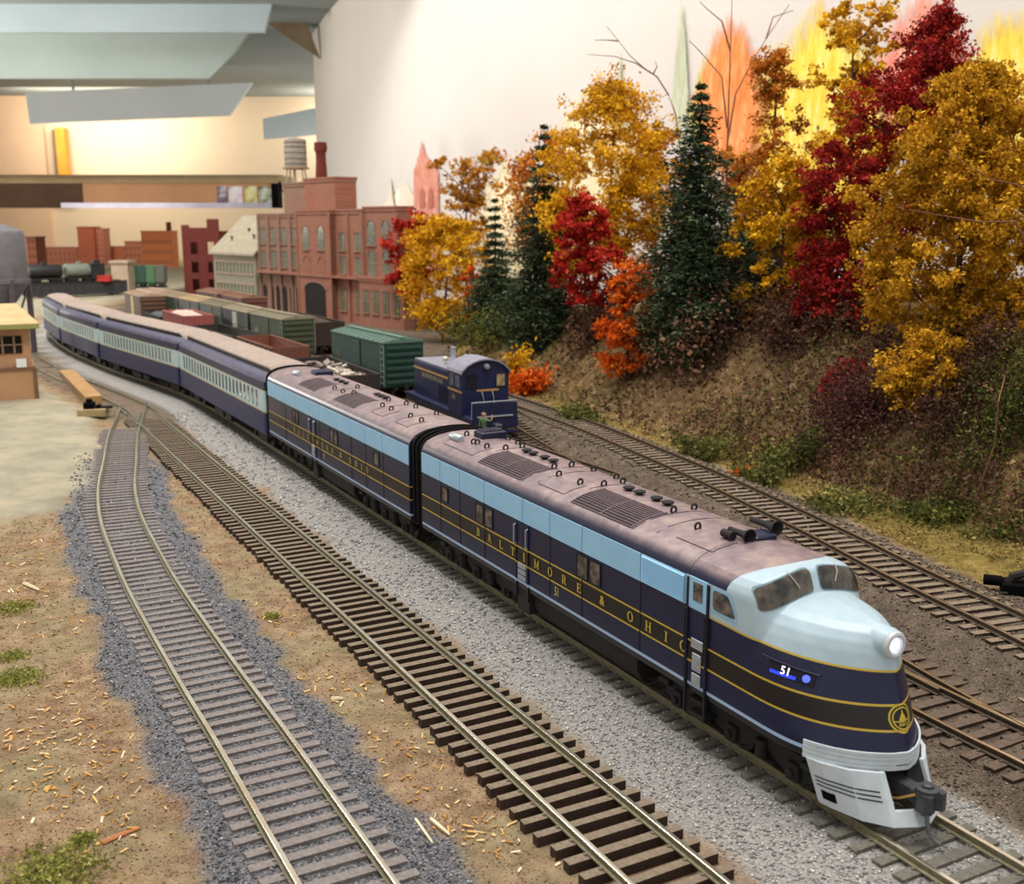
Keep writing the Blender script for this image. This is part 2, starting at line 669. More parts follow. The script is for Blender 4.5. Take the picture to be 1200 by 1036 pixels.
def rail_mesh(samples, off, zf):
    b = MB()
    rings = []
    for x, y, h in samples:
        nxv, nyv = math.sin(h), -math.cos(h)
        z0 = float(zf(y))
        rings.append([(x + nxv * (off + u), y + nyv * (off + u), v + z0) for u, v in RAILP])
    n = len(RAILP)
    b.loft(rings, True, True)
    mi = []
    for i in range(len(rings) - 1):
        for j in range(n):
            mi.append(1 if j in (6, 7, 8) else 0)
    b.mi = mi + [0, 0]
    return b


def track(name, label, pts, tie_m, side_m, top_m, y0, y1, tie_far=1000, spacing=5.84, w=1.3, zf=lambda y: 0.0, skip=None, depth=-3.95):
    root = thing(name, label, 'railway track', (0, 0, 0), 0, 'tracks of the layout')
    sm = [s for s in resample(pts, 9) if y0 - 15 < s[1] < y1]
    for off in (-8.75, 8.75):
        rail_mesh(sm, off, zf).build('rail', [side_m, top_m], root, False, fix=False)
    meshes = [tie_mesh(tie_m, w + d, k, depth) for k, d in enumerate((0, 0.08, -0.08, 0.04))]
    rest = MB()
    r = random.Random(5)
    n = 0
    for x, y, h in resample(pts, spacing):
        if not (y0 - 12 < y < y1) or (skip and skip(x, y)):
            continue
        if y < tie_far and n < 295:
            o = share('tie', r.choice(meshes), root, (x, y, float(zf(y)) + r.uniform(-0.12, 0.05)), h + r.uniform(-0.02, 0.02))
            n += 1
        else:
            M = Matrix.Translation((x, y, float(zf(y)))) @ Matrix.Rotation(h, 4, 'Z')
            rest.box(-w, w, -15, 15, -3.9, -2.1, M)
    if rest.v:
        tag(rest.build('far_ties', tie_m, root), kind='stuff')
    return root


track('railway_track', 'ballasted main track of grey ties that carries the streamlined passenger train', MAIN, M_TIE_MAIN, M_RSIDE, M_RTOP, 90, 1600, 760)
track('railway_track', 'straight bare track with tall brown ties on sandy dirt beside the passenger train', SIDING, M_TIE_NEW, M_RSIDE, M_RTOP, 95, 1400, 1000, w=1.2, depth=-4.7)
track('railway_track', 'curved spur track in dark grey cinders running past the pale plaster lot', SPUR, M_TIE_GREY, M_RSIDE, M_RTOP, 95, 790, 1000, skip=lambda x, y: y > 690)
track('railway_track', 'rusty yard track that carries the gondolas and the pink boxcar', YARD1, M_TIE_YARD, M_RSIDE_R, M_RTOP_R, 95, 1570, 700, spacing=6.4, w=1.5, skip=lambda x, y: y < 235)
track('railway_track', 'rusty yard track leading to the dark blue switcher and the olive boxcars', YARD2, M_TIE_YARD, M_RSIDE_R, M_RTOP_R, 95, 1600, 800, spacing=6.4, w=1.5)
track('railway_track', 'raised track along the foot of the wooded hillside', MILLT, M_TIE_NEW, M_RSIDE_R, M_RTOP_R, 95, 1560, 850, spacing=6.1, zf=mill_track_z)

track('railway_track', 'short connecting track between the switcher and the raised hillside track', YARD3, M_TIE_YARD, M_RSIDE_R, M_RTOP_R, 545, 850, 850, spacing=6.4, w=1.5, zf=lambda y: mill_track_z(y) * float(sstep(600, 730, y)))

# long switch ties and frog guard rails of the two turnouts
tn = thing('turnout_frog', 'steel frog and guard rails where the curved spur leaves the straight siding', 'turnout')
for a, b_ in (((-262, 717), (-247, 690)), ((-281, 752), (-268, 728)), ((-251, 700), (-262, 738))):
    d = Vector((b_[0] - a[0], b_[1] - a[1], 0))
    rail_mesh([(a[0] + d.x * k, a[1] + d.y * k, math.atan2(d.y, d.x)) for k in (0, 0.5, 1)], 0, lambda y: 0.0).build('guard_rail', [M_RSIDE, M_RTOP], tn, fix=False)
tn2 = thing('turnout_frog', 'brassy frog and guard rails beside the nose of the streamlined locomotive', 'turnout')
for a, b_ in (((113, 303), (122, 283)), ((142, 277), (150, 256)), ((128, 276), (137, 259))):
    d = Vector((b_[0] - a[0], b_[1] - a[1], 0))
    rail_mesh([(a[0] + d.x * k, a[1] + d.y * k, math.atan2(d.y, d.x)) for k in (0, 0.5, 1)], 0, lambda y: 0.0).build('guard_rail', [M_RSIDE_R, M_RTOP_R], tn2, fix=False)
# loose length of bright rail lying by the raised track
lr = MB().tube([on_z(1100, 717, 1), on_z(1120, 722, 0.2), on_z(1150, 737, 0), on_z(1180, 755, 0), on_z(1205, 772, 0)], 0.7, 6)
tag(lr.build('loose_rail', M_RTOP_R, None, True), 'bent loose length of brassy rail lying on the cinders beside the raised track', 'rail')

# ------------------------------------------------------------------ ballast stones, chips and tufts


def tone_attr(me, vals):
    a = me.attributes.new('tone', 'FLOAT', 'FACE')
    a.data.foreach_set('value', vals)


def tone_mat(name, stops, rough=0.9, trans=0.0, spec=0.15):
    t = NT(name)
    A = t.n('ShaderNodeAttribute', attribute_name='tone')
    c = t.ramp(A.outputs['Fac'], [(p, srgb(h)) for p, h in stops])
    t.base(c)
    t.b.inputs['Roughness'].default_value = rough
    t.b.inputs['Specular IOR Level'].default_value = spec
    if trans:
        tr = t.n('ShaderNodeBsdfTranslucent')
        t.l(c, tr.inputs[0])
        mx = t.n('ShaderNodeMixShader')
        mx.inputs[0].default_value = trans
        out = t.t.nodes['Material Output']
        t.l(t.b.outputs[0], mx.inputs[1])
        t.l(tr.outputs[0], mx.inputs[2])
        t.l(mx.outputs[0], out.inputs['Surface'])
    return t.m


def np_mesh(name, V, F, tone=None):
    me = bpy.data.meshes.new(name)
    n, k = len(F), F.shape[1]
    me.vertices.add(len(V))
    me.vertices.foreach_set('co', (V * U).astype(np.float32).reshape(-1))
    me.loops.add(n * k)
    me.loops.foreach_set('vertex_index', F.astype(np.int32).reshape(-1))
    me.polygons.add(n)
    me.polygons.foreach_set('loop_start', np.arange(0, n * k, k, dtype=np.int32))
    me.update(calc_edges=True)
    if tone is not None:
        tone_attr(me, tone.astype(np.float32))
    return me


OCT = np.array([(1, 0, 0), (-1, 0, 0), (0, 1, 0), (0, -1, 0), (0, 0, 1), (0, 0, -1)], float)
OCF = np.array([(0, 2, 4), (2, 1, 4), (1, 3, 4), (3, 0, 4), (2, 0, 5), (1, 2, 5), (3, 1, 5), (0, 3, 5)])


def stones(name, label, zone, n, size, m, seed, lim, zup=0.15):
    rs = np.random.RandomState(seed)
    # even cover of the picture: density falls with distance
    y = 110 * np.exp(rs.rand(n * 3) * math.log(lim / 110))
    x = (rs.rand(n * 3) - 0.5) * 1.05 * y + rs.randn(n * 3) * 3
    z, zn = terrain(x, y)
    keep = rs.rand(len(x)) < zn[zone] * (zn[zone] > 0.4)
    for pts, zr in ((F_MAIN, 0), (F_SIDE, 0), (F_SPUR, 0), (F_Y1, 0), (F_Y2, 0), (F_M, 0)):
        d, _ = poly_dist(x, y, pts)
        keep &= np.abs(d - 8.75) > 1.3
        keep &= ~((d < 15.5) & (rs.rand(len(x)) < (0.55 if zone != 'light' else 0.45)))
    x, y, z = x[keep][:n], y[keep][:n], z[keep][:n]
    k = len(x)
    s = size * (0.55 + 0.75 * rs.rand(k)) * np.clip(y / 330, 0.75, 1.6)
    V = OCT[None] * s[:, None, None] * (0.6 + 0.7 * rs.rand(k, 6, 1))
    a = rs.rand(k) * 6.28
    ca, sa = np.cos(a), np.sin(a)
    V = np.stack([V[..., 0] * ca[:, None] - V[..., 1] * sa[:, None], V[..., 0] * sa[:, None] + V[..., 1] * ca[:, None], V[..., 2] * 0.8], -1)
    V += np.stack([x, y, z + zup], -1)[:, None, :]
    F = (OCF[None] + (np.arange(k) * 6)[:, None, None]).reshape(-1, 3)
    me = np_mesh(name, V.reshape(-1, 3), F, np.repeat(rs.rand(k), 8))
    return tag(link(name, me, m), label, 'ballast', None, 'stuff')


stones('ballast_stones', 'pale grey crushed stone ballast along the main track', 'light', 26000, 0.55,
       tone_mat('stone_pale', [(0, '#716f6e'), (0.35, '#979594'), (0.7, '#b5b2ae'), (1, '#dcd8d0')]), 1, 760)
stones('ballast_stones', 'dark grey cinder ballast around the curved spur', 'dark', 22000, 0.5,
       tone_mat('stone_dark', [(0, '#3b3b3e'), (0.4, '#606266'), (0.8, '#84868b'), (1, '#b8b8bb')]), 2, 640)
stones('ballast_stones', 'brown cinder ballast between the yard tracks', 'brown', 24000, 0.5,
       tone_mat('stone_brown', [(0, '#352d27'), (0.4, '#5a4e44'), (0.8, '#80725f'), (1, '#a8988a')]), 3, 900)

stones('dirt_grains', 'coarse tan and brown dirt grains between the near tracks', 'dirt', 26000, 0.33,
       tone_mat('dirt_grain', [(0, '#4a382c'), (0.35, '#80664e'), (0.7, '#a68c6c'), (1, '#cdb894')]), 4, 620, 0.05)

# wood shavings on the dirt
rs = np.random.RandomState(9)
ch = MB()
tones = []
spots = [on_z(px, py, -4) for px, py in ((60, 850), (110, 870), (130, 905), (85, 915), (30, 880), (70, 820), (45, 650), (30, 690), (60, 630), (390, 820), (380, 795), (440, 870), (520, 965), (540, 985), (465, 905), (215, 650), (200, 620), (310, 720), (130, 950), (25, 740))]
for k in range(700):
    c = spots[rs.randint(len(spots))]
    x, y = c.x + rs.randn() * 9, c.y + rs.randn() * 9
    zz, zn = terrain(np.array([x]), np.array([y]))
    if max(zn['dark'][0], zn['light'][0], zn['lot'][0]) > 0.3:
        continue
    L, wd = rs.uniform(0.3, 1.0) ** 1.5 * 1.3, rs.uniform(0.12, 0.34)
    M = Matrix.Translation((x, y, zz[0] + 0.35)) @ Matrix.Rotation(rs.rand() * 6.3, 4, 'Z') @ Matrix.Rotation(rs.randn() * 0.35, 4, 'Y')
    ch.box(-L, L, -wd, wd, -0.12, 0.12, M)
    tones += [rs.rand()] * 6
o = ch.build('wood_shavings', tone_mat('shaving', [(0, '#a4763c'), (0.4, '#cfa05a'), (0.75, '#e2c38a'), (1, '#f0e2c4')]), fix=False)
tone_attr(o.data, tones)
tag(o, 'scattered golden wood shavings on the dirt between the near tracks', 'shavings', None, 'stuff')

for (x0, y0, x1, y1, r, lab) in ((120, 985, 163, 968, 0.55, 'thin reddish wooden stick lying on the dirt'), (28, 682, 46, 690, 0.7, 'short pale wood splinter lying on the dirt beside the plaster lot'),
                            (487, 957, 507, 985, 0.4, 'slender pale curled splinter between the spur and the straight siding'), (505, 958, 527, 975, 0.55, 'broad pale chip beside the curled splinter'), (388, 818, 402, 817, 0.6, 'small pale chip in the cinders between spur and siding')):
    a, b_ = on_z(x0, y0, -3.6), on_z(x1, y1, -3.6)
    a.z, b_.z = ground_z(a.x, a.y) + r * 0.8, ground_z(b_.x, b_.y) + r * 0.8
    mid_ = (a + b_) / 2
    mid_.z = max(mid_.z, ground_z(mid_.x, mid_.y) + r * 0.8)
    tag(MB().tube([a, mid_, b_], [r, r, r * 0.6], 5).build('wood_splinter', mat('splinter_' + lab[:12], '#c9804f' if 'reddish' in lab else '#ead9b4', None, 800)), lab, 'splinter')
# ------------------------------------------------------------------ streamlined diesel pair
LOCO_O = Vector((-19.87, 412.26, 0))
LOCO_RZ = math.radians(-61.6)
ROOFP = [(17.5, 43.0), (17.3, 44.2), (16.6, 45.7), (15.0, 47.3), (12.5, 48.4), (10, 49.2), (5, 49.9), (0, 50.1)]


def roof_z(y):
    ys = [p[0] for p in ROOFP][::-1]
    return float(np.interp(abs(y), ys, [p[1] for p in ROOFP][::-1]))


def half_w(z):
    if z <= 43:
        return 17.5
    return float(np.interp(z, [p[1] for p in ROOFP], [p[0] for p in ROOFP]))


BODY_RING = [(17.3, 12.4), (17.5, 13.6), (17.5, 30)] + ROOFP
BODY_RING = BODY_RING + [(-y, z) for y, z in BODY_RING[::-1][1:]]

NAVY, LBLUE, BAND, GOLD, SILV = '#23264a', '#a9cfe0', '#1c1718', '#c9ac3c', '#a9c3e8'


def diesel_paint(name, nose):
    """the flat paint scheme: stripes at fixed heights, weathered roof"""
    t = NT(name)
    sp = t.n('ShaderNodeSeparateXYZ')
    t.l(t.coord(), sp.inputs[0])
    x = t.math('MULTIPLY', sp.outputs[0], 1000)
    y = t.math('MULTIPLY', sp.outputs[1], 1000)
    z = t.math('MULTIPLY', sp.outputs[2], 1000)
    gt = lambda a, b: t.math('GREATER_THAN', a, b)
    n = t.noise(250, 4, 0.6)
    navy = t.ramp(n, [(0.3, srgb('#101637')), (0.75, srgb('#181f43'))])
    c = t.mix(gt(z, 14.1), srgb('#17171c'), srgb(SILV))
    c = t.mix(gt(z, 15.0), c, navy)
    c = t.mix(gt(z, 20.6), c, srgb(GOLD))
    c = t.mix(gt(z, 21.1), c, srgb(BAND))
    c = t.mix(gt(z, 26.0), c, srgb(GOLD))
    c = t.mix(gt(z, 26.5), c, navy)
    # upper colour line: sinks a little towards the nose
    zl = t.math('SUBTRACT', 34.9, t.math('MULTIPLY', t.math('MAXIMUM', t.math('SUBTRACT', x, 185), 0.0), 0.036))
    front = gt(x, 167.2) if nose else 0.0
    if nose:
        c = t.mix(t.math('MULTIPLY', gt(z, t.math('SUBTRACT', zl, 0.5)), gt(x, 176)), c, srgb(GOLD))
        lb = t.ramp(n, [(0.3, srgb('#b2c8d1')), (0.75, srgb('#a5bcc8'))])
        c = t.mix(t.math('MULTIPLY', gt(z, zl), front), c, lb)
    # roof
    roofm = gt(z, 43.25)
    if nose:
        lim = t.math('ADD', x, t.math('MULTIPLY', t.math('MULTIPLY', y, y), 0.022))
        roofm = t.math('MULTIPLY', roofm, t.math('LESS_THAN', lim, 189.3))
    dusty = t.ramp(t.math('ADD', n, t.math('MULTIPLY', t.noise(60, 3), 0.5)), [(0.5, srgb('#6f6167')), (0.75, srgb('#877578')), (0.95, srgb('#9f8b84'))])
    fade = t.math('DIVIDE', t.math('SUBTRACT', z, 44.6), 1.9, clamp=True)
    roof = t.mix(fade, navy, dusty)
    c = t.mix(roofm, c, roof)
    t.base(c)
    t.b.inputs['Roughness'].default_value = 0.34
    t.b.inputs['Specular IOR Level'].default_value = 0.5
    t.bump(t.noise(900, 3), 0.06, 0.0003)
    return t.m


M_PA, M_PB = diesel_paint('paint_cab_unit', True), diesel_paint('paint_booster', False)
M_LB = mat('panel_light_blue', '#9bcdee', '#90c2e4', 120, 0.5)
M_NAVY = mat('navy_paint', '#191c3c', '#141630', 300, 0.45)
M_BLK = mat('underframe_black', '#26221f', '#161412', 500, 0.75)
M_DIA = mat('diaphragm_black', '#0c0a0c', '#070607', 500, 0.9, spec=0.1)
M_GRILL = mat('grille_black', '#1d1a1c', '#121012', 500, 0.7)
M_SEAM = mat('seam_dark', '#1a1a28', '#12121c', 500, 0.8)
M_STEEL = mat('stainless', '#c9d3dc', '#9fabb8', 500, 0.35, 0.6)
M_GOLDP = mat('gold_lettering', '#cdb648', '#b89f3a', 800, 0.5)
M_WHITE = mat('pilot_white', '#d3dde2', '#bfcad2', 200, 0.5)
M_WHEEL = mat('wheel_steel', '#4a4038', '#2d2824', 500, 0.5, 0.5)
M_COUP = mat('coupler_grey', '#55565c', '#3c3d42', 600, 0.5, 0.3)


def glass(name, c='#2c2b29', c2='#625b50', scale=260):
    t = NT(name)
    f = t.noise(scale, 3, 0.6)
    t.base(t.ramp(f, [(0.38, srgb(c)), (0.68, srgb(c2))]))
    t.b.inputs['Roughness'].default_value = 0.12
    t.b.inputs['Specular IOR Level'].default_value = 0.6
    return t.m


M_GLASS = glass('cab_glass')  # beige mottle paints in reflections of the cab interior
M_WIN = glass('engine_room_glass', '#3c3836', '#80766c', 330)


def wheelset(root, x, r=5.2):
    w_ = MB()
    for s in (-1, 1):
        w_.lathe([(0.8, s * 7.0), (r + 0.8, s * 7.1), (r + 0.8, s * 7.7), (r, s * 7.9), (r, s * 10.0), (r * 0.8, s * 10.0), (r * 0.75, s * 9.5), (r * 0.3, s * 9.4), (r * 0.28, s * 10.6), (0.3, s * 10.6)], (x, 0, r), 18, 'y')
    w_.lathe([(0.9, -7.2), (0.9, 7.2)], (x, 0, r), 8, 'y')
    return w_.build('wheelset', M_WHEEL, root, True)


def truck(root, cx, wheels, wb):
    b = MB()
    h = wb + 6
    for s in (-1, 1):
        y0, y1 = sorted((s * 11.2, s * 12.8))
        outl = [(cx - h, 7.5), (cx - h, 5.0), (cx - wb - 2.6, 3.2), (cx - wb + 2.6, 3.2), (cx - wb * .5 - 2, 6.2), (cx - wb * .5 + 2, 6.2)]
        outl += [(2 * cx - u, v) for u, v in outl[::-1]] if wheels == 2 else [(cx - 2.6, 3.2), (cx + 2.6, 3.2)] + [(2 * cx - u, v) for u, v in outl[::-1]]
        outl += [(cx + h - 2, 9.6), (cx - h + 2, 9.6)]
        b.prism(outl, y0, y1, 'y')
        for xo in ((-wb, wb) if wheels == 2 else (-wb, 0, wb)):
            b.bbox(cx + xo - 2, cx + xo + 2, min(s * 12.6, s * 14.2), max(s * 12.6, s * 14.2), 3.2, 7.4, 0.4)
            b.lathe([(1.1, s * 14.2), (1.1, s * 14.9), (0.5, s * 15.1)], (cx + xo, 0, 5.2), 10, 'y')
        for xo in (-wb * .5, wb * .5):
            b.lathe([(1.5, 4.2), (1.5, 8.6)], (cx + xo, s * 13.4, 0), 10, 'z')
        b.lathe([(1.0, cx - wb - 7), (1.0, cx - wb - 3)], (0, s * 13.6, 8.6), 8, 'x')
        b.lathe([(1.0, cx + wb + 3), (1.0, cx + wb + 7)], (0, s * 13.6, 8.6), 8, 'x')
    b.box(cx - 4, cx + 4, -11.3, 11.3, 6.5, 9.5)
    t = b.build('truck_frame', M_BLK, root)
    for xo in ((-wb, wb) if wheels == 2 else (-wb, 0, wb)):
        wheelset(root, cx + xo)
    return t


SER = {   # slab-serif capitals as strokes (x0, y0, x1, y1, width) and rings (cx, cy, rx, ry, side)
    'I': [(.5, 0, .5, 1, .22), (.25, .04, .75, .04, .09), (.25, .96, .75, .96, .09)],
    'L': [(.25, 0, .25, 1, .22), (.05, .96, .48, .96, .09), (.05, .05, .9, .05, .1), (.86, .05, .86, .32, .09)],
    'T': [(.5, 0, .5, 1, .22), (.02, .95, .98, .95, .1), (.06, .95, .06, .68, .09), (.94, .95, .94, .68, .09), (.27, .04, .73, .04, .09)],
    'A': [(.14, 0, .5, 1, .1), (.5, 1, .86, 0, .22), (.28, .34, .74, .34, .09), (-.03, .04, .33, .04, .09), (.62, .04, 1.06, .04, .09)],
    'M': [(.1, 0, .1, 1, .1), (.12, 1, .52, .1, .2), (.5, .1, .92, 1, .09), (.92, 0, .92, 1, .22), (-.1, .04, .3, .04, .09), (.7, .04, 1.12, .04, .09), (-.1, .96, .2, .96, .09), (.9, .96, 1.12, .96, .09)],
    'E': [(.25, 0, .25, 1, .22), (.05, .05, .88, .05, .1), (.05, .95, .86, .95, .1), (.25, .52, .66, .52, .09), (.84, .05, .84, .32, .09), (.82, .95, .82, .7, .09), (.64, .38, .64, .66, .08)],
    'H': [(.2, 0, .2, 1, .22), (.82, 0, .82, 1, .22), (.2, .52, .82, .52, .1), (0, .04, .42, .04, .09), (0, .96, .42, .96, .09), (.6, .04, 1.02, .04, .09), (.6, .96, 1.02, .96, .09)],
    'B': [(.25, 0, .25, 1, .22), (.05, .04, .5, .04, .09), (.05, .96, .5, .96, .09), ('arc', .48, .74, .34, .26), ('arc', .48, .27, .40, .27)],
    'R': [(.25, 0, .25, 1, .22), (.05, .04, .45, .04, .09), (.05, .96, .5, .96, .09), ('arc', .48, .73, .36, .27), (.52, .48, .86, .02, .2), (.74, .04, 1.0, .04, .09)],
    'O': [('ring', .5, .5, .5, .52)]}


def serif_polys(ch_, size):
    vs, fs = [], []

    def strip(outer, inner):
        b = len(vs)
        n = len(outer)
        vs.extend(outer + inner)
        fs.extend([(b + i, b + i + 1, b + n + i + 1, b + n + i) for i in range(n - 1)])
    for g in SER[ch_]:
        if g[0] in ('arc', 'ring'):
            _, cx, cy, rx, ry = g
            a0, a1 = (-math.pi / 2, math.pi / 2) if g[0] == 'arc' else (0, 2 * math.pi)
            aa = np.linspace(a0, a1, 14 if g[0] == 'arc' else 26)
            strip([(cx + rx * math.cos(a), cy + ry * math.sin(a)) for a in aa], [(cx + max(rx - .21, .02) * math.cos(a), cy + (ry - .09) * math.sin(a)) for a in aa])
        else:
            x0, y0, x1, y1, w_ = g
            dx, dy = x1 - x0, y1 - y0
            L = math.hypot(dx, dy)
            nx_, ny_ = -dy / L * w_ / 2, dx / L * w_ / 2
            strip([(x0 + nx_, y0 + ny_), (x1 + nx_, y1 + ny_)], [(x0 - nx_, y0 - ny_), (x1 - nx_, y1 - ny_)])
    s = size * 0.74
    return [((x - .5) * s * 0.95, (y - .5) * s, 0) for x, y in vs], fs


def lettering(root, name, glyphs, y, m, sx=1.0, flip=False, bold=0.022):
    """glyphs: (character, x, z, size); laid flat on the side plane y"""
    b = MB()
    for ch_, x, z, size in glyphs:
        vs, fs = serif_polys(ch_, size) if ch_ in SER else text_polys(ch_, size, bold=bold)
        s = -1 if flip else 1
        b.add([(x + s * u * sx, y, z + v) for u, v, _ in vs], fs)
    return b.build(name, m, root, fix=False)


def roof_patch(b, x0, x1, y0, y1, lift=0.25, ny=8):
    rings = []
    for x in (x0, x1):
        rings.append([(x, y, roof_z(y) + lift) for y in np.linspace(y0, y1, ny)])
    return b.loft(rings, False)


def roof_bar(b, xs, ys, lift=0.25, w_=0.25):
    """raised strip on the roof: along x when ys is one number, else across"""
    if isinstance(ys, (int, float)):
        x0, x1 = xs
        z = roof_z(ys) + lift
        b.box(x0, x1, ys - w_, ys + w_, z - 0.5, z)
    else:
        for a, c in zip(np.linspace(ys[0], ys[1], 9)[:-1], np.linspace(ys[0], ys[1], 9)[1:]):
            b.add([(xs - w_, a, roof_z(a) + lift), (xs + w_, a, roof_z(a) + lift), (xs + w_, c, roof_z(c) + lift), (xs - w_, c, roof_z(c) + lift),
                   (xs - w_, a, roof_z(a) - .3), (xs + w_, a, roof_z(a) - .3), (xs + w_, c, roof_z(c) - .3), (xs - w_, c, roof_z(c) - .3)],
                  [(0, 1, 2, 3), (0, 4, 5, 1), (3, 2, 6, 7), (0, 3, 7, 4), (1, 5, 6, 2)])
    return b


def roof_grille(root, x0, x1, y0=-15.0, y1=-2.6):
    b = MB()
    roof_patch(b, x0, x1, y0, y1, 0.12, 10)
    g = b.build('roof_grille', M_GRILL, root)
    c = MB()
    for k in range(12):
        roof_bar(c, (x0, x1), float(y0 + (y1 - y0) * (k + 0.25) / 12), 0.42, 0.22)
    for x in (x0, (x0 + x1) / 2, x1):
        roof_bar(c, x, (y0, y1), 0.4, 0.25)
    c.build('grille_bars', mat('grille_bars_dusty', '#77656a', '#5b4b50', 500, 0.5), g)


def vent(root, x, y):
    z = roof_z(y)
    MB().lathe([(1.0, z - 0.4), (1.0, z + 0.5), (1.9, z + 0.7), (1.9, z + 1.1), (1.2, z + 1.3)], (x, y, 0), 10).build('roof_vent', M_GRILL, root, True)


def lift_ring(root, x, y, R=0.95):
    MB().ring((x, y, roof_z(y) + 0.75), R, 0.34, 'x', 9, 5).build('lift_ring', M_GRILL, root, True)


def side_window(root, x0, x1, z0, z1, y=-17.5):
    f = MB()
    for a, b_, c, d in ((x0 - .5, x1 + .5, z1, z1 + .45), (x0 - .5, x1 + .5, z0 - .45, z0), (x0 - .5, x0, z0, z1), (x1, x1 + .5, z0, z1)):
        f.box(a, b_, y - 0.3, y + 0.1, c, d)
    fo = f.build('window_frame', M_SEAM, root)
    MB().box(x0, x1, y - 0.12, y + 0.05, z0, z1).build('window_pane', M_WIN, fo)


def diesel_common(root, L, paint, seams, louvre_from, wins, door, grilles, rings, vents, hatches, roofseams):
    b = MB()
    b.loft([[(x, y, z) for y, z in BODY_RING] for x in (0, L * .33, L * .66, L)], True, True)
    b.build('body_shell', paint, root, True)
    # light panels under the roof edge
    es = [0.4] + seams
    for a, c in zip(es[:-1], es[1:]):
        if louvre_from is not None and a >= louvre_from:
            p = MB()
            p.box(a + .2, c - .2, -17.72, -17.3, 35.2, 43.0)
            for k in range(12):
                z = 35.6 + k * 0.61
                p.add([(a + .6, -17.72, z + .50), (c - .6, -17.72, z + .50), (c - .6, -18.2, z + 0.05), (a + .6, -18.2, z + 0.05), (a + .6, -17.72, z), (c - .6, -17.72, z)],
                      [(0, 1, 2, 3), (3, 2, 5, 4)])
            p.build('louvre_panel', M_LB, root)
        else:
            MB().box(a + .2, c - .2, -17.78, -17.3, 35.2, 43.0).build('side_panel', M_LB, root)
        MB().box(a + .2, c - .2, 17.3, 17.78, 35.2, 43.0).build('side_panel', M_LB, root)
        MB().box(c - .16, c + .16, -17.62, -17.3, 15.2, 35.2).build('body_seam', M_SEAM, root)
    for wn in wins:
        side_window(root, *wn)
    # side door with grab bars and steps
    x0, x1 = door
    d = MB()
    for x in (x0, x1):
        d.box(x - .3, x + .3, -17.85, -17.3, 9, 34.6)
    d.box(x0, x1, -17.6, -17.4, 15.3, 34.5)
    do = d.build('side_door', paint, root)
    g = MB()
    for x in (x0 - .1, x1 + .1):
        g.tube([(x, -17.5, 33.8), (x, -18.6, 33.5), (x, -18.6, 27.3), (x, -17.5, 27)], 0.22, 5)
    g.build('grab_bar', M_STEEL, do, True)
    s = MB()
    for k in range(3):
        s.box(x0 + 1.6, x1 - 1.0, -18.0, -17.4, 15.6 + k * 1.9, 17.1 + k * 1.9)
    s.build('step', M_STEEL, do)
    MB().box(x0, x1, -17.0, -12, 4.5, 12.6).build('step_well', M_BLK, root)
    for gx_ in grilles:
        roof_grille(root, *gx_)
    for x, y in rings:
        lift_ring(root, x, y)
    for x, y in vents:
        vent(root, x, y)
    h = MB()
    for x, y0, y1 in roofseams:
        roof_bar(h, x, (y0, y1), 0.10, 0.14)
    for hx0, hx1, hy in hatches:
        roof_bar(h, (hx0, hx1), hy, 0.10, 0.14)
        roof_bar(h, hx1, (hy, hy + 8), 0.10, 0.14)
    tag(h.build('roof_seams', M_SEAM, root), kind='stuff')
    MB().box(2, L - 2, -13.5, 13.5, 9.5, 13.0).build('underframe', M_BLK, root)


# ---- cab unit
A = thing('locomotive', 'navy and pale blue streamlined cab locomotive with lit headlight, leading the train', 'locomotive', LOCO_O, LOCO_RZ)
ringsA = [(11, -3.2), (24.1, -6.7), (26.2, -6.2), (34, -6.2), (40.7, -2), (24, 8), (32.9, 7.3), (40.1, 5.2), (75.1, -2), (75.1, 4.8), (82.3, 9), (84.5, -5.8), (97.2, -5.6), (103.5, -.9), (94.8, 9.6), (101.6, 7.5), (138.7, -.5), (137.5, 7.7), (154.8, -4.6), (165.6, -3.3)]
diesel_common(A, 168.5, M_PA, [17.6, 34.6, 54.3, 81.7, 99.1, 117.9, 147.6, 167.4], 147,
              [(19.2, 23.8, 28.4, 33.2), (47.8, 53.0, 27.4, 33.6), (54.8, 60.0, 27.4, 33.6), (115.2, 120.6, 27.4, 33.8), (122.2, 127.5, 27.4, 33.8)], (77.4, 85.2),
              [(44.3, 75.0), (107, 138.6)], ringsA, [(48.7, 2.2), (53.5, 2.2), (61.2, 2.4), (67.4, 2.2), (111.5, 3), (117.2, 3), (125.5, 3.2), (131.3, 3)],
              [(12, 36, -13.2), (84, 100, -13.2), (155.1, 169.9, -11.7)], [(83, -17, 17), (147.8, -17, 17), (40.5, -6, 10), (103.4, -6, 10), (76.2, -15, 12), (139.6, -15, 12)])
b = MB()
b.lathe([(1.2, 9), (1.5, 9.6), (1.5, 17.5), (1.2, 18)], (0, -8.8, roof_z(9) + 1.0), 10, 'x')
b.build('roof_silencer', M_STEEL, A, True)
b = MB().bbox(13.5, 21, -1.5, 9, 48.9, 52.6, 0.5)
for k in range(5):
    b.box(14.3, 20.2, 0 + k * 1.7, 0.9 + k * 1.7, 52.6, 53.0)
b.build('steam_vent_box', M_NAVY, A)

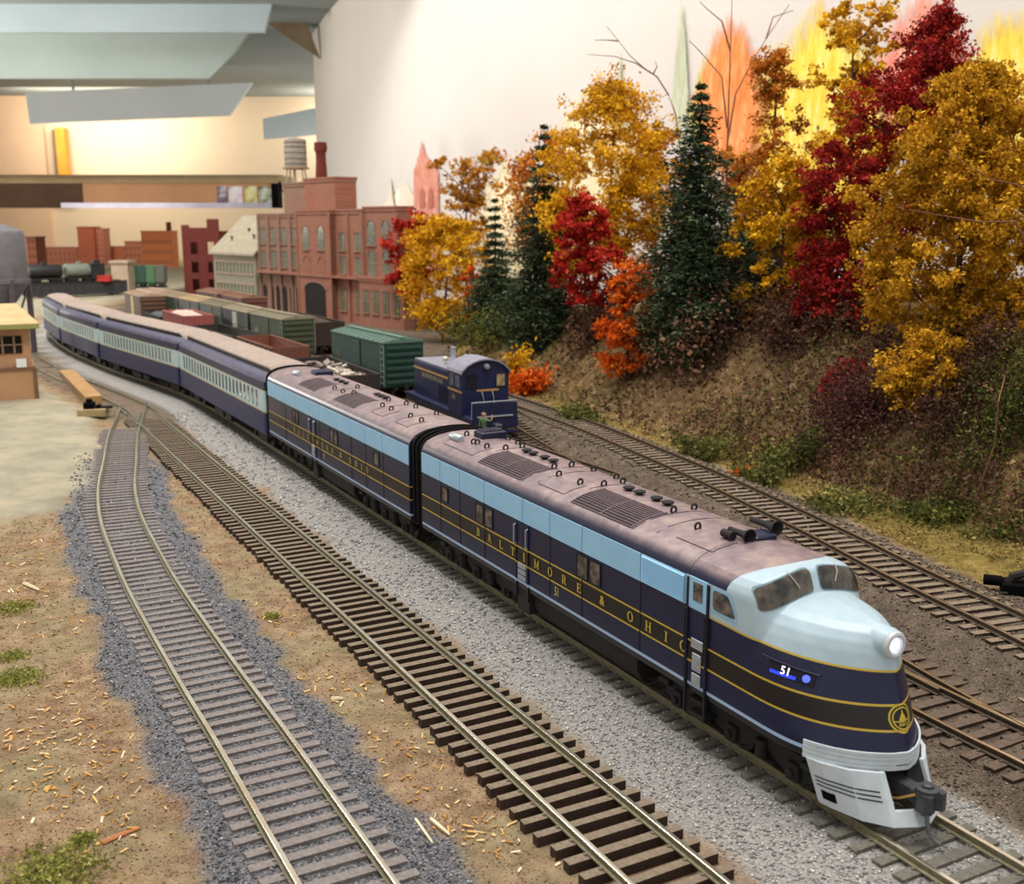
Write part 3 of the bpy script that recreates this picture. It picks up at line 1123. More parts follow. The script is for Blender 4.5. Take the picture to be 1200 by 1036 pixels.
# ---- nose: hood and cab merged into one smooth shell
Z_H = [12.4, 16, 20.8, 26, 30, 34, 37, 39, 41, 42.3, 43.2, 43.6]
W_H = [17.3, 17.5, 17.5, 17.5, 17.3, 16.9, 16.0, 15.0, 13.2, 11.0, 8.0, 3.4]
XS_H = [196, 195, 192, 190, 187, 183, 180, 178, 176, 175, 174, 174]
XT_H = [224.9, 224.5, 223.2, 221.6, 220.4, 219.5, 218.8, 218.0, 216.6, 214.2, 209.5, 203]
N_H = [2.9, 2.8, 2.6, 2.6, 2.6, 2.6, 2.7, 2.8, 2.8, 2.7, 2.5, 2.4]
Q_H = 0.74


def plan(z):
    f = lambda a: float(np.interp(z, Z_H, a))
    return f(W_H), f(XS_H), f(XT_H), f(N_H)


def hood_ring(z, m=22):
    W, xs, xt, n = plan(z)
    half = [(168.5, -W), (176, -W)]
    for k in range(m + 1):
        u = math.sin(k / m * math.pi / 2)
        half.append((xs + (xt - xs) * u, -W * max(1 - u ** n, 0) ** Q_H))
    return [(x, y, z) for x, y in half] + [(x, -y, z) for x, y in half[::-1][1:]]


def cab_ring(z, m=20):
    W = max(half_w(z), 0.8)
    xf = 195.2 - 0.40 * (z - 43.5) - (max(z - 48.6, 0) ** 2) * 1.0
    half = [(168.5, -W), (174, -W)]
    for k in range(m + 1):
        u = math.sin(k / m * math.pi / 2)
        half.append((178 + (xf - 178) * u, -W * max(1 - u ** 5, 0) ** (1 / 4.2)))
    return [(x, y, z) for x, y in half] + [(x, -y, z) for x, y in half[::-1][1:]]


nb_ = MB()
zz = sorted(set(Z_H + [14, 18, 23, 28, 32, 35.5, 38, 40, 41.7, 42.8]))
nb_.loft([hood_ring(z) for z in zz], True, True)
nb_.loft([cab_ring(z) for z in (24, 30, 36, 40, 43, 44.2, 45.7, 47.3, 48.4, 49.2, 49.9, 50.08)], True, True)
nb_.lathe([(3.2, 196), (3.4, 208), (3.5, 217.3), (3.1, 218.5), (2.4, 218.8)], (0, 0, 39.2), 24, 'x')
tmp = nb_.build('tmp_nose', M_PA)
md = tmp.modifiers.new('remesh', 'REMESH')
md.mode = 'VOXEL'
md.voxel_size = 0.00034
dg = bpy.context.evaluated_depsgraph_get()
nm = bpy.data.meshes.new_from_object(tmp.evaluated_get(dg))
bpy.data.objects.remove(tmp)
V = np.empty(len(nm.vertices) * 3, np.float32)
nm.vertices.foreach_get('co', V)
V = V.reshape(-1, 3).astype(float)
E = np.empty(len(nm.edges) * 2, np.int32)
nm.edges.foreach_get('vertices', E)
E = E.reshape(-1, 2)
deg = np.bincount(E.reshape(-1), minlength=len(V))[:, None]
wgt = (sstep(172, 177, V[:, 0] / U) * sstep(12.6, 13.6, V[:, 2] / U))[:, None]
for it in range(14):
    S_ = np.zeros_like(V)
    np.add.at(S_, E[:, 0], V[E[:, 1]])
    np.add.at(S_, E[:, 1], V[E[:, 0]])
    k = 0.5 if it % 2 == 0 else -0.42
    V = V + k * wgt * (S_ / np.maximum(deg, 1) - V)
nm.vertices.foreach_set('co', V.astype(np.float32).reshape(-1))
nm.name = 'nose_shell'
nm.materials.clear()
nm.update()
nose = link('nose_shell', nm, M_PA, A, 'all')
bv = BVHTree.FromPolygons([tuple(v / U) for v in V], [tuple(p.vertices) for p in nm.polygons])


def front_pt(y, z, off=0.18):
    h = bv.ray_cast(Vector((300, y, z)), Vector((-1, 0, 0)))
    return h[0] + h[1] * off if h[0] is not None else Vector((220, y, z))


def side_pt(x, z, off=0.18, s=-1):
    h = bv.ray_cast(Vector((x, s * 60, z)), Vector((0, -s, 0)))
    return h[0] + h[1] * off if h[0] is not None else Vector((x, s * 17, z))


def grid_patch(fn, nu, nv):
    b = MB()
    b.loft([[fn(i / nu, j / nv) for j in range(nv + 1)] for i in range(nu + 1)], False)
    return b


def rounded(u, v, k=0.08):
    """pull the corners of the unit square in"""
    cu, cv = 2 * u - 1, 2 * v - 1
    f = 1 - k * (abs(cu) ** 6) * (abs(cv) ** 6)
    return 0.5 + cu * f / 2, 0.5 + cv * f / 2


for s in (-1, 1):
    def ws(u, v, off, g=0.0):
        u, v = rounded(u, v)
        y = (1.3 - g) + (14.55 + 1.5 * g) * u
        zb = 44.3 - 3.2 * u ** 1.6 - g
        zt = 49.35 - 3.5 * u ** 1.8 + g
        return front_pt(s * y, zb + (zt - zb) * v, off)
    fr = grid_patch(lambda u, v: ws(u, v, 0.10, 0.28), 18, 10).build('windshield_gasket', mat('gasket_grey', '#7f98a2', '#6d858f', 300), A, 'all')
    grid_patch(lambda u, v: ws(u, v, 0.22), 18, 10).build('windshield_pane', M_GLASS, fr, 'all')
    MB().tube([front_pt(s * 7.5, 48.9, 0.5), front_pt(s * 6.8, 47.5, 0.7), front_pt(s * 5.6, 45.6, 0.6)], 0.13, 5).build('windshield_wiper', mat('wiper_pale', '#b9b4a6', None, 500), fr)

# cab side window, cab door with its window, grab bars, kick plates
for s in (-1, 1):
    def cw(u, v, off, g=0.0):
        u, v = rounded(u, v)
        x0, x1 = 178.0 - g, (183.6 + 3.2 * (1 - v)) + g
        return side_pt(x0 + (x1 - x0) * u, 37.2 - g + (42.3 + g - 37.2 + g) * v, off, s)
    fr = grid_patch(lambda u, v: cw(u, v, 0.12, 0.7), 8, 6).build('cab_window_frame', M_LB, A, 'all')
    grid_patch(lambda u, v: cw(u, v, 0.24), 8, 6).build('cab_window_pane', M_WIN, fr, 'all')
    y = s * 17.5
    d = MB()
    ya, yb = sorted((y - s * 0.2, y + s * 0.35))
    d.box(168.8, 175.8, ya, yb, 35.2, 43.2)
    dl = d.build('cab_door_top', M_LB, A)
    MB().box(170.6, 174.2, *sorted((y + s * .3, y + s * .5)), 37.4, 42.2).build('cab_door_pane', M_WIN, dl)
    MB().box(168.8, 175.8, *sorted((y - s * .2, y + s * .2)), 15.2, 35.2).build('cab_door_bottom', M_PA, dl)
    e = MB()
    for x in (168.4, 176.3):
        e.box(x - .35, x + .35, *sorted((y - s * .1, y + s * .55)), 6.5, 42.8)
    e.build('door_post', M_SEAM, dl)
    k = MB()
    k.bbox(170.4, 175.4, *sorted((y + s * .2, y + s * .6)), 24.9, 27.4, 0.2)
    k.bbox(171.0, 174.6, *sorted((y + s * .2, y + s * .6)), 19.0, 23.6, 0.2)
    k.bbox(171.0, 174.6, *sorted((y + s * .2, y + s * .6)), 15.0, 18.2, 0.2)
    k.build('kick_plate', M_STEEL, dl)
    g = MB()
    for x in (168.4, 176.2):
        g.tube([(x, y, 35), (x, y + s * 1.1, 34.5), (x, y + s * 1.1, 24.5), (x, y, 24)], 0.2, 5)
    g.build('grab_bar', M_SEAM, dl, True)
    q = MB()
    for z in (6.4, 10.2):
        q.box(169, 175.8, *sorted((s * 12, s * 17.4)), z, z + 0.5)
    q.build('cab_step', M_BLK, A)

# headlight
MB().ring((218.7, 0, 39.2), 2.45, 0.75, 'x', 28, 8).build('headlight_rim', mat('headlight_rim_pale', '#cfd3d6', '#b3b8bc', 300, 0.35), A, True)
MB().lathe([(1.9, 217.9), (1.75, 218.7), (1.1, 219.1), (0.2, 219.25)], (0, 0, 39.2), 24, 'x').build('headlight_lens', mat('headlight_glow', '#ffffff', '#f4f4ff', 300, 0.2, emit='#e6e6ff', estr=3.0), A, True)

# lit number board on the flank of the nose, with a small round emblem
for s in (-1, 1):
    nbd = grid_patch(lambda u, v: side_pt(197.6 + 11.2 * u, 28.5 + 2.9 * v - 0.5 * u, 0.2, s), 10, 3).build('number_board', M_SEAM, A, 'all')
    ridge = MB().tube([side_pt(195.5 + 14 * k / 8, 31.8 - 0.9 * k / 8, 0.2, s) for k in range(9)], 0.3, 6).build('board_trim', M_NAVY, nbd, True)
    g = MB()
    vs, fs = text_polys('51', 2.6, bold=0.0)
    g.add([side_pt(202.2 + (-s) * u, 29.9 + v, 0.34, s) for u, v, _ in vs], fs)
    g.build('lit_number', mat('number_glow', '#ffffff', '#ffffff', 300, emit='#f0f0ff', estr=2.2), nbd, fix=False)
    grid_patch(lambda u, v: side_pt(198.2 + 6.6 * u, 28.6 + 0.8 * v, 0.3, s), 6, 1).build('lit_strip', mat('strip_glow', '#2b3fd0', '#2b3fd0', 300, emit='#2a40e8', estr=0.9), nbd)
    e = MB()
    e.add([side_pt(207.0 + 0.85 * math.cos(a), 29.6 + 0.85 * math.sin(a), 0.34, s) for a in np.linspace(0, 2 * math.pi, 16, endpoint=False)], [tuple(range(16))])
    e.build('lit_emblem', mat('emblem_glow', '#4a60f0', '#8fa0ff', 900, emit='#4058ff', estr=0.9), nbd)

# gold herald on the tip of the nose: double ring, dome and letters
hz = 23.4


def herald(pts):
    return [front_pt(y, z, 0.16) for y, z in pts]


h = MB()
for R0, R1 in ((2.75, 3.15), (2.1, 2.4)):
    n = 40
    h.loft([herald([(R * math.sin(2 * math.pi * k / n), hz + R * math.cos(2 * math.pi * k / n)) for k in range(n + 1)]) for R in (R0, R1)], False)
ho = h.build('herald', M_GOLDP, A)
dm = MB()
for a, b_ in zip([(-0.95, -0.55), (-0.85, 0.0), (-0.6, 0.5), (-0.25, 1.1), (-0.06, 1.9)][:-1], [(-0.95, -0.55), (-0.85, 0.0), (-0.6, 0.5), (-0.25, 1.1), (-0.06, 1.9)][1:]):
    dm.loft([herald([(a[0], hz + a[1]), (0, hz + a[1]), (-a[0], hz + a[1])]), herald([(b_[0], hz + b_[1]), (0, hz + b_[1]), (-b_[0], hz + b_[1])])], False)
dm.loft([herald([(-2.1, hz - 0.45), (-1.0, hz - 0.45), (0, hz - .45), (1.0, hz - .45), (2.1, hz - 0.45)]), herald([(-2.1, hz - 0.7), (-1.0, hz - 0.7), (0, hz - .7), (1.0, hz - .7), (2.1, hz - 0.7)])], False)
dm.build('herald_dome', M_GOLDP, ho)
tx = MB()
vs, fs = text_polys('B&O', 1.15)
tx.add([front_pt(u, hz - 1.2 + v, 0.2) for u, v, _ in vs], fs)
tx.build('herald_letters', M_GOLDP, ho, fix=False)

# side lettering and road number
L1 = [('B', 49.5), ('A', 58), ('L', 66.7), ('T', 75), ('I', 82.6), ('M', 90.7), ('O', 99.3), ('R', 107.8), ('E', 116.4), ('&', 128.9), ('O', 143.1), ('H', 151.6), ('I', 159.6), ('O', 166.9)]
lettering(A, 'lettering', [(c, x, 23.55, 3.9) for c, x in L1], -17.66, M_GOLDP)
lettering(A, 'lettering', [(c, 216 - x, 23.55, 3.9) for c, x in L1 if 216 - x < 168], 17.66, M_GOLDP, flip=True)
lettering(A, 'road_number', [('51', 103.6, 18.2, 4.0)], -17.66, M_GOLDP, 0.7)

# white skirt band with grooves, pilot with coupler pocket
sk = MB()
prof = [(0.0, 16.5), (0.45, 16.5), (0.45, 15.75), (0.25, 15.65), (0.25, 15.45), (0.45, 15.35), (0.45, 14.75), (0.25, 14.65), (0.25, 14.45), (0.45, 14.35), (0.45, 13.7), (0.25, 13.6), (0.25, 13.4), (0.45, 13.3), (0.45, 12.4), (0.0, 12.4)]


def skirt_path(m=26, z=15):
    W, xs, xt, n = plan(z)
    half = [(209.2, None)]
    u0 = (209.2 - xs) / (xt - xs)
    pts = []
    for k in range(m + 1):
        u = u0 + (1 - u0) * math.sin(k / m * math.pi / 2)
        pts.append((xs + (xt - xs) * u - 0.15 * (u > 0.97), -W * max(1 - u ** n, 0) ** Q_H))
    return pts + [(x, -y) for x, y in pts[::-1][1:]]


sp = skirt_path()
rows = []
for dd, z in prof:
    row = []
    for i, (x, y) in enumerate(sp):
        a, c = sp[max(i - 1, 0)], sp[min(i + 1, len(sp) - 1)]
        tx_, ty_ = c[0] - a[0], c[1] - a[1]
        L = math.hypot(tx_, ty_) or 1
        row.append((x + ty_ / L * dd, y - tx_ / L * dd, z))
    rows.append(row)
sk.loft(rows, False)
sk.build('skirt_band', M_WHITE, A, True)
BOT = [(212.6, -13.6), (216, -13.0), (222.9, -11.0), (228.2, -7.0), (230.6, -2.0), (231, 0)]
BOT = BOT + [(x, -y) for x, y in BOT[::-1][1:]]
TOP = [(210.5, -16.2), (214, -15.2), (219.4, -11.9), (223.4, -7.2), (225.2, -2), (225.6, 0)]
TOP = TOP + [(x, -y) for x, y in TOP[::-1][1:]]


def pil(t, f, off=0.0):
    """t 0..1 across the pilot, f 0 top .. 1 bottom"""
    i = t * (len(TOP) - 1)
    k = min(int(i), len(TOP) - 2)
    g = i - k
    P = [np.array(a[k]) * (1 - g) + np.array(a[k + 1]) * g for a in (TOP, BOT)]
    p = P[0] * (1 - f) + P[1] * f
    d = np.array(p) - np.array((205, 0))
    d = d / np.linalg.norm(d)
    p = p + d * off
    return (float(p[0]), float(p[1]), 12.6 - f * 10.6)


pl = MB()
NT_, NF = 40, 14
for i in range(NT_):
    for j in range(NF):
        tm, fm = (i + .5) / NT_, (j + .5) / NF
        c = pil(tm, fm)
        if abs(c[1]) < 6.4 and c[2] > 5.0:
            continue
        q4 = ((i / NT_, j / NF), ((i + 1) / NT_, j / NF), ((i + 1) / NT_, (j + 1) / NF), (i / NT_, (j + 1) / NF))
        pl.add([pil(*q) for q in q4] + [pil(*q, -0.9) for q in q4], [(0, 1, 2, 3), (4, 7, 6, 5), (0, 4, 5, 1), (1, 5, 6, 2), (2, 6, 7, 3), (3, 7, 4, 0)])
po = pl.build('pilot', M_WHITE, A)
gr = MB()
for f in (0.36, 0.45, 0.54):
    for t0, t1 in ((0.03, 0.285), (0.715, 0.97)):
        ts = np.linspace(t0, t1, 9)
        gr.loft([[pil(t, f - 0.014, .15) for t in ts], [pil(t, f + 0.014, .15) for t in ts]], False)
tag(gr.build('pilot_groove', M_SEAM, po), kind='stuff')
for t0, t1 in ((0.05, 0.125), (0.875, 0.95)):
    ts = np.linspace(t0, t1, 4)
    MB().loft([[pil(t, 0.64, .12) for t in ts], [pil(t, 0.84, .12) for t in ts]], False).build('pilot_slot', M_DIA, po)
MB().box(205, 217.5, -9.0, 9.0, 3.2, 12.8).build('pilot_backing', M_BLK, A)
cp = MB()
cp.bbox(219, 229.5, -1.6, 1.6, 6.6, 9.8, 0.4)
cp.build('coupler_shank', M_COUP, A)
kn = MB()
kn.prism([(228.4, -1.8), (230.2, -2.9), (232.4, -2.9), (233.4, -1.8), (232.6, -0.7), (231.9, 0.3), (232.6, 1.0), (233.4, 1.5), (233.2, 2.8), (231.4, 3.1), (229.2, 2.0)], 6.0, 10.2)
kn.lathe([(1.2, 4.6), (1.9, 5.6), (1.9, 9.8), (2.5, 10.2), (2.5, 10.9), (1.3, 11.1), (1.3, 11.7), (1.0, 11.9)], (230.6, -0.2, 0), 14)
kn.build('coupler_knuckle', M_COUP, A)
MB().tube([(231.4, -0.8, 5.6), (231.8, -1.0, 3.4), (232.2, -0.8, 1.2), (233.4, 0.2, -0.6), (234.2, 0.8, -0.9)], [0.55, 0.5, 0.45, 0.45, 0.4], 8).build('coupler_pin', mat('pin_grey', '#7d828a', None, 500, 0.4, 0.5), A, True)
MB().tube([(223.0, -4.4, 6.0), (226.5, -4.0, 7.4), (229.6, -2.6, 9.4)], 0.3, 6).build('coupler_spring', mat('brass_wire', '#d8a860', None, 500, 0.35, 0.8), A, True)
MB().tube([(222, -5.6, 5.4), (226.2, -5.4, 6.4)], 0.35, 6).build('air_hose_stub', M_WHITE, A)

# horns on the cab roof
hb_ = MB().bbox(165.5, 171.5, 1.0, 8.5, 49.2, 51.2, 0.5).build('horn_stand', M_NAVY, A)
for (x0, x1, y, z) in ((160.5, 170.5, 9.0, 52.2), (163.5, 171.5, -1.0, 51.6)):
    MB().lathe([(0.8, x0), (0.9, x0 + (x1 - x0) * .6), (1.3, x0 + (x1 - x0) * .8), (2.1, x1), (1.9, x1 + .1), (0.7, x1 - 2)], (0, y, z), 14, 'x').build('horn', M_GRILL, hb_, True)
MB().lathe([(1.1, 164), (1.2, 168)], (0, -3.6, 51.2), 10, 'x').build('horn', M_GRILL, hb_, True)

# running gear
truck(A, 40, 3, 23)
truck(A, 182, 3, 22)
tk = MB()
tk.loft([[(x, y, z) for y, z in ((-15.5, 13), (-15.5, 7.5), (-13.5, 4.2), (13.5, 4.2), (15.5, 7.5), (15.5, 13))] for x in (86, 144)], True, True)
tk.build('fuel_tank', M_BLK, A)
MB().lathe([(3.6, 64), (3.6, 74)], (0, -11.8, 9.2), 14, 'x').build('air_tank', M_BLK, A, True)
dp = MB()
for k in range(5):
    sc_ = 0.995 if k % 2 == 0 else 0.975
    dp.loft([[(x, y * sc_, 8 + (z - 8) * (sc_ + .02)) for y, z in BODY_RING] for x in (-1.9 * k - 1.9, -1.9 * k)], True, True)
dp.build('diaphragm', M_DIA, A)

# ---- booster unit
Bo = LOCO_O - DN * 216
B = thing('locomotive', 'navy and pale blue booster locomotive without a cab, coupled behind the cab unit', 'locomotive', Bo, LOCO_RZ)
ringsB = [(x + 216, y) for x, y in ((-68.1, -6.5), (-57.6, -6.5), (-37.2, -6), (-25.8, -6), (-66.8, 4.5), (-57.2, 5), (-37.3, 6), (-116.2, -8), (-107.8, -5.5), (-79.4, 1), (-128.3, -8), (-122.9, 2))]
diesel_common(B, 204, M_PB, [33.2, 76.4, 91.3, 136, 154.5, 175.3, 203.6], None,
              [(46.9, 50.6, 27.4, 33.4), (52.0, 55.7, 27.4, 33.4), (106.8, 111.4, 27.4, 33.6), (112.6, 117.2, 27.4, 33.6), (164.2, 170.2, 28, 33.4)], (76.6, 84.0),
              [(50, 76), (106, 133)], ringsB, [(119, 2.2), (124, 2.2), (129.7, 2.2), (63, 1.6), (70.3, 1.6), (77.2, 1.6)],
              [(150, 164, -12.8), (178, 192, -12.8)], [(91, -15, 15), (150, -13, 13), (178, -13, 13)])
MB().lathe([(1.2, 24), (1.5, 25), (1.5, 31), (1.2, 32)], (0, -8.8, roof_z(9) + 1.0), 10, 'x').build('roof_silencer', M_STEEL, B, True)
MB().bbox(31, 40, -2, 8, 48.9, 52.2, 0.5).build('steam_vent_box', M_NAVY, B)
L2 = [(c, 49 + (x - 49.5) * (156 - 49) / (166.9 - 49.5)) for c, x in L1]
lettering(B, 'lettering', [(c, x, 23.55, 3.6) for c, x in L2], -17.66, M_GOLDP)
lettering(B, 'road_number', [('51', 97, 18.2, 3.6)], -17.66, M_GOLDP, 0.7)
truck(B, 38, 3, 23)
truck(B, 166, 3, 23)
tk = MB()
tk.loft([[(x, y, z) for y, z in ((-15.5, 13), (-15.5, 7.5), (-13.5, 4.2), (13.5, 4.2), (15.5, 7.5), (15.5, 13))] for x in (72, 132)], True, True)
tk.build('fuel_tank', M_BLK, B)
dp = MB()
for k in range(4):
    sc_ = 0.985 if k % 2 == 0 else 0.965
    dp.loft([[(x, y * sc_, 8 + (z - 8) * (sc_ + .03)) for y, z in BODY_RING] for x in (-1.5 * k - 1.5, -1.5 * k)], True, True)
dp.build('diaphragm', M_DIA, B)
# ------------------------------------------------------------------ rolling stock


def place_on(route, y_front, L):
    """centre and heading of a vehicle of length L whose near end is where the route passes y_front"""
    sm = resample(route, 2.0)
    i = min(range(len(sm)), key=lambda k: abs(sm[k][1] - y_front))
    j = min(i + int(L / 2.0), len(sm) - 1)
    a, b_ = Vector(sm[i][:2]), Vector(sm[j][:2])
    c = (a + b_) / 2
    d = a - b_
    return (c.x, c.y, 0), math.atan2(d.y, d.x)


def bogies(root, L, inset, wb=9.5, r=4.6):
    for cx in (-L / 2 + inset, L / 2 - inset):
        b = MB()
        for s in (-1, 1):
            y0, y1 = sorted((s * 10.6, s * 12.0))
            b.prism([(cx - wb - 3, 6.4), (cx - wb - 2, 3.4), (cx - wb + 2, 3.4), (cx - 3, 2.6), (cx + 3, 2.6), (cx + wb - 2, 3.4), (cx + wb + 2, 3.4), (cx + wb + 3, 6.4), (cx + 4, 8), (cx - 4, 8)], y0, y1, 'y')
            for xo in (-wb, wb):
                b.box(cx + xo - 1.6, cx + xo + 1.6, *sorted((s * 11.8, s * 13.2)), 3.4, 6.4)
        b.box(cx - 2.5, cx + 2.5, -11, 11, 5, 8)
        b.build('truck_frame', M_BLK, root)
        for xo in (-wb, wb):
            w_ = MB()
            for s in (-1, 1):
                w_.lathe([(0.6, s * 7.1), (r + .7, s * 7.1), (r + .7, s * 7.7), (r, s * 7.9), (r, s * 9.8), (0.6, s * 9.8)], (cx + xo, 0, r), 14, 'y')
            w_.box(cx + xo - .7, cx + xo + .7, -7.2, 7.2, r - .7, r + .7)
            w_.build('wheelset', M_WHEEL, root, True)


def coach_paint():
    t = NT('coach_paint')
    sp = t.n('ShaderNodeSeparateXYZ')
    t.l(t.coord(), sp.inputs[0])
    z = t.math('MULTIPLY', sp.outputs[2], 1000)
    gt = lambda b: t.math('GREATER_THAN', z, b)
    n = t.noise(200, 3)
    navy = t.ramp(n, [(0.3, srgb('#19224e')), (0.75, srgb('#242d5c'))])
    c = t.mix(gt(23.0), navy, srgb('#b8a24a'))
    c = t.mix(gt(23.6), c, t.ramp(n, [(0.3, srgb('#c2dcdf')), (0.75, srgb('#aecbd0'))]))
    c = t.mix(gt(35.6), c, srgb('#b8a24a'))
    c = t.mix(gt(36.1), c, navy)
    t.base(c)
    t.b.inputs['Roughness'].default_value = 0.5
    return t.m


M_COACH = coach_paint()
M_CROOF = mat('coach_roof_dusty', '#a8978a', '#8f8077', 150, 0.7)
M_CEAVE = mat('coach_eave_grey', '#5a586a', '#44435a', 200, 0.6)
M_CLER = mat('clerestory_dark', '#2c2a2c', '#1c1a1c', 300, 0.6)
M_COWIN = glass('coach_glass', '#2a3038', '#55606a', 500)


def coach(label, f, r, nwin):
    f, r = Vector(f), Vector(r)
    L = (f - r).length - 4
    c = (f + r) / 2
    d = f - r
    root = thing('passenger_car', label, 'passenger car', (c.x, c.y, 0), math.atan2(d.y, d.x), 'heavyweight passenger cars')
    h = L / 2
    b = MB().bbox(-h, h, -17.2, 17.2, 10, 41.4, 0.4)
    b.build('body', M_COACH, root)
    ring = [(17.8, 40.8), (17.5, 42.2), (15.6, 44.0), (12.6, 45.0), (11.0, 45.3)]
    ring = ring + [(-y, z) for y, z in ring[::-1]]
    MB().loft([[(x, y * (1 if abs(x) < h else .93), z if abs(x) < h else 40.8 + (z - 40.8) * .5) for y, z in ring] for x in (-h - .4, -h + 3, h - 3, h + .4)], False).build('lower_roof', M_CEAVE, root, True)
    k = h - 7
    MB().box(-k, k, -10.9, 10.9, 45.0, 48.4).build('clerestory', M_CLER, root)
    for s in (-1, 1):
        for q in range(int(k / 8)):
            x = -k + 8 + q * 16
            MB().box(x, x + 1.2, *sorted((s * 10.8, s * 11.1)), 45.4, 48.2).build('clerestory_mullion', M_CEAVE, root)
    top = [(11.8, 47.8), (11.5, 48.6), (8.5, 49.9), (4, 50.6), (0, 50.8)]
    top = top + [(-y, z) for y, z in top[::-1][1:]]
    rings = []
    for x, sc_, dz in ((-h - .2, .78, -5.0), (-h + 3, .92, -2.4), (-k, 1, 0), (k, 1, 0), (h - 3, .92, -2.4), (h + .2, .78, -5.0)):
        rings.append([(x, y * sc_, z + dz) for y, z in top])
    MB().loft(rings, False).build('upper_roof', M_CROOF, root, True)
    for s in (-1, 1):
        me = MB().box(-1.55, 1.55, *sorted((s * 17.1, s * 17.4)), 25.2, 34.6).mesh('window')
        me.materials.append(M_COWIN)
        for q in range(nwin):
            share('window', me, root, (-h + 12 + (2 * h - 24) * (q + .5) / nwin, 0, 0))
        for x in (-h + 4.5, h - 4.5):
            MB().box(x - 2.4, x + 2.4, *sorted((s * 17.1, s * 17.35)), 11, 35.2).build('vestibule_door', M_COACH, root)
    MB().box(-h + 3, h - 3, -13, 13, 7.5, 10.4).build('underframe', M_BLK, root)
    for x0, x1 in ((-18, 4), (10, 24)):
        MB().box(x0, x1, -15, -8, 3.8, 8).build('equipment_box', M_BLK, root)
    for s in (-1, 1):
        MB().bbox(s * (h + 1) - 1.4, s * (h + 1) + 1.4, -9, 9, 11, 44, 0.5).build('vestibule_diaphragm', M_DIA, root)
    bogies(root, L, 26, 12)


coach('navy and pale blue passenger car coupled directly behind the booster locomotive', (-126, 609), (-236, 805), 23)
coach('navy and pale blue passenger car, second behind the booster locomotive', (-238, 808), (-361, 973), 22)
coach('navy and pale blue passenger car, third behind the booster locomotive', (-363, 976), (-455, 1114), 14)
coach('navy and pale blue passenger car at the tail of the train beside the grey silo', (-457, 1117), (-533, 1254), 13)


def boxcar(label, route, y_front, L, col, col2, roof, end_ribs=True, door=None, logo=None, group=None, top=42.0):
    loc, rz = place_on(route, y_front, L)
    root = thing('boxcar', label, 'boxcar', loc, rz, group)
    h = L / 2 - 2.5
    nm_ = 'boxcar_' + col
    m = mat(nm_, col, col2, 300, 0.65)
    mr = mat('boxcar_roof_' + roof, roof, None, 200, 0.7)
    MB().bbox(-h, h, -16.2, 16.2, 8, top, 0.3).build('body', m, root)
    rf = MB()
    rf.loft([[(x, y, z) for y, z in ((16.9, top - .6), (16.9, top + .2), (8, top + 1.9), (0, top + 2.6), (-8, top + 1.9), (-16.9, top + .2), (-16.9, top - .6))] for x in (-h - .5, h + .5)], True, True)
    ro = rf.build('roof', mr, root)
    n = max(6, int(L / 9))
    rib = MB()
    for k in range(n):
        x = -h + 2 + (2 * h - 4) * k / (n - 1)
        for s in (-1, 1):
            rib.add([(x - .4, s * 16.8, top + .3), (x + .4, s * 16.8, top + .3), (x + .4, s * 8, top + 2.1), (x - .4, s * 8, top + 2.1), (x + .4, s * 2, top + 2.9), (x - .4, s * 2, top + 2.9),
                     (x - .4, s * 16.8, top + .9), (x + .4, s * 16.8, top + .9), (x + .4, s * 8, top + 2.7), (x - .4, s * 8, top + 2.7), (x + .4, s * 2, top + 3.4), (x - .4, s * 2, top + 3.4)],
                    [(6, 7, 8, 9), (9, 8, 10, 11), (0, 6, 9, 3), (3, 9, 11, 5), (1, 2, 8, 7), (2, 4, 10, 8)])
    tag(rib.build('roof_ribs', mr, ro), kind='stuff')
    MB().box(-h, h, -2.6, 2.6, top + 3.2, top + 3.8).build('running_board', mr, root)
    md_ = mat('boxcar_door_' + (door or col), door or col, None, 300, 0.6)
    for s in (-1, 1):
        d = MB().box(-6, 8, *sorted((s * 16.1, s * 16.9)), 9, top - 2)
        for k in range(4):
            d.box(-6, 8, *sorted((s * 16.8, s * 17.2)), 11 + k * (top - 16) / 3, 12 + k * (top - 16) / 3)
        d.build('door', md_, root)
        MB().box(-h, h, *sorted((s * 15.8, s * 16.6)), 7, 9.2).build('side_sill', M_BLK, root)
    if end_ribs:
        e = MB()
        for k in range(6):
            z = 11.5 + k * (top - 16) / 5
            e.bbox(h - .2, h + 1.0, -14.5, 14.5, z - 1.1, z + 1.1, 0.4)
        tag(e.build('end_corrugations', m, root), kind='stuff')
    lad = mat('ladder_grey', '#8d9a94', None, 400)
    for s in (-1, 1):
        l = MB()
        for k in range(7):
            z = 11 + k * (top - 14) / 6
            l.box(h - 6, h - .6, *sorted((s * 16.5, s * 17.0)), z - .25, z + .25)
        for x in (h - 6, h - .6):
            l.box(x - .2, x + .2, *sorted((s * 16.4, s * 16.9)), 9, top - 1)
        l.build('ladder', lad, root)
    if logo:
        vs = [(-h + 16 + 5 * math.cos(a), -16.35, 25 + 5 * math.sin(a)) for a in np.linspace(0, 2 * math.pi, 18, endpoint=False)]
        MB().add(vs, [tuple(range(18))]).build('herald', mat('herald_' + logo, logo, None, 500), root)
    MB().box(-h - 5, h + 5, -1.5, 1.5, 6.6, 9).build('coupler', M_BLK, root)
    bogies(root, L, 17, 8.5)
    return root


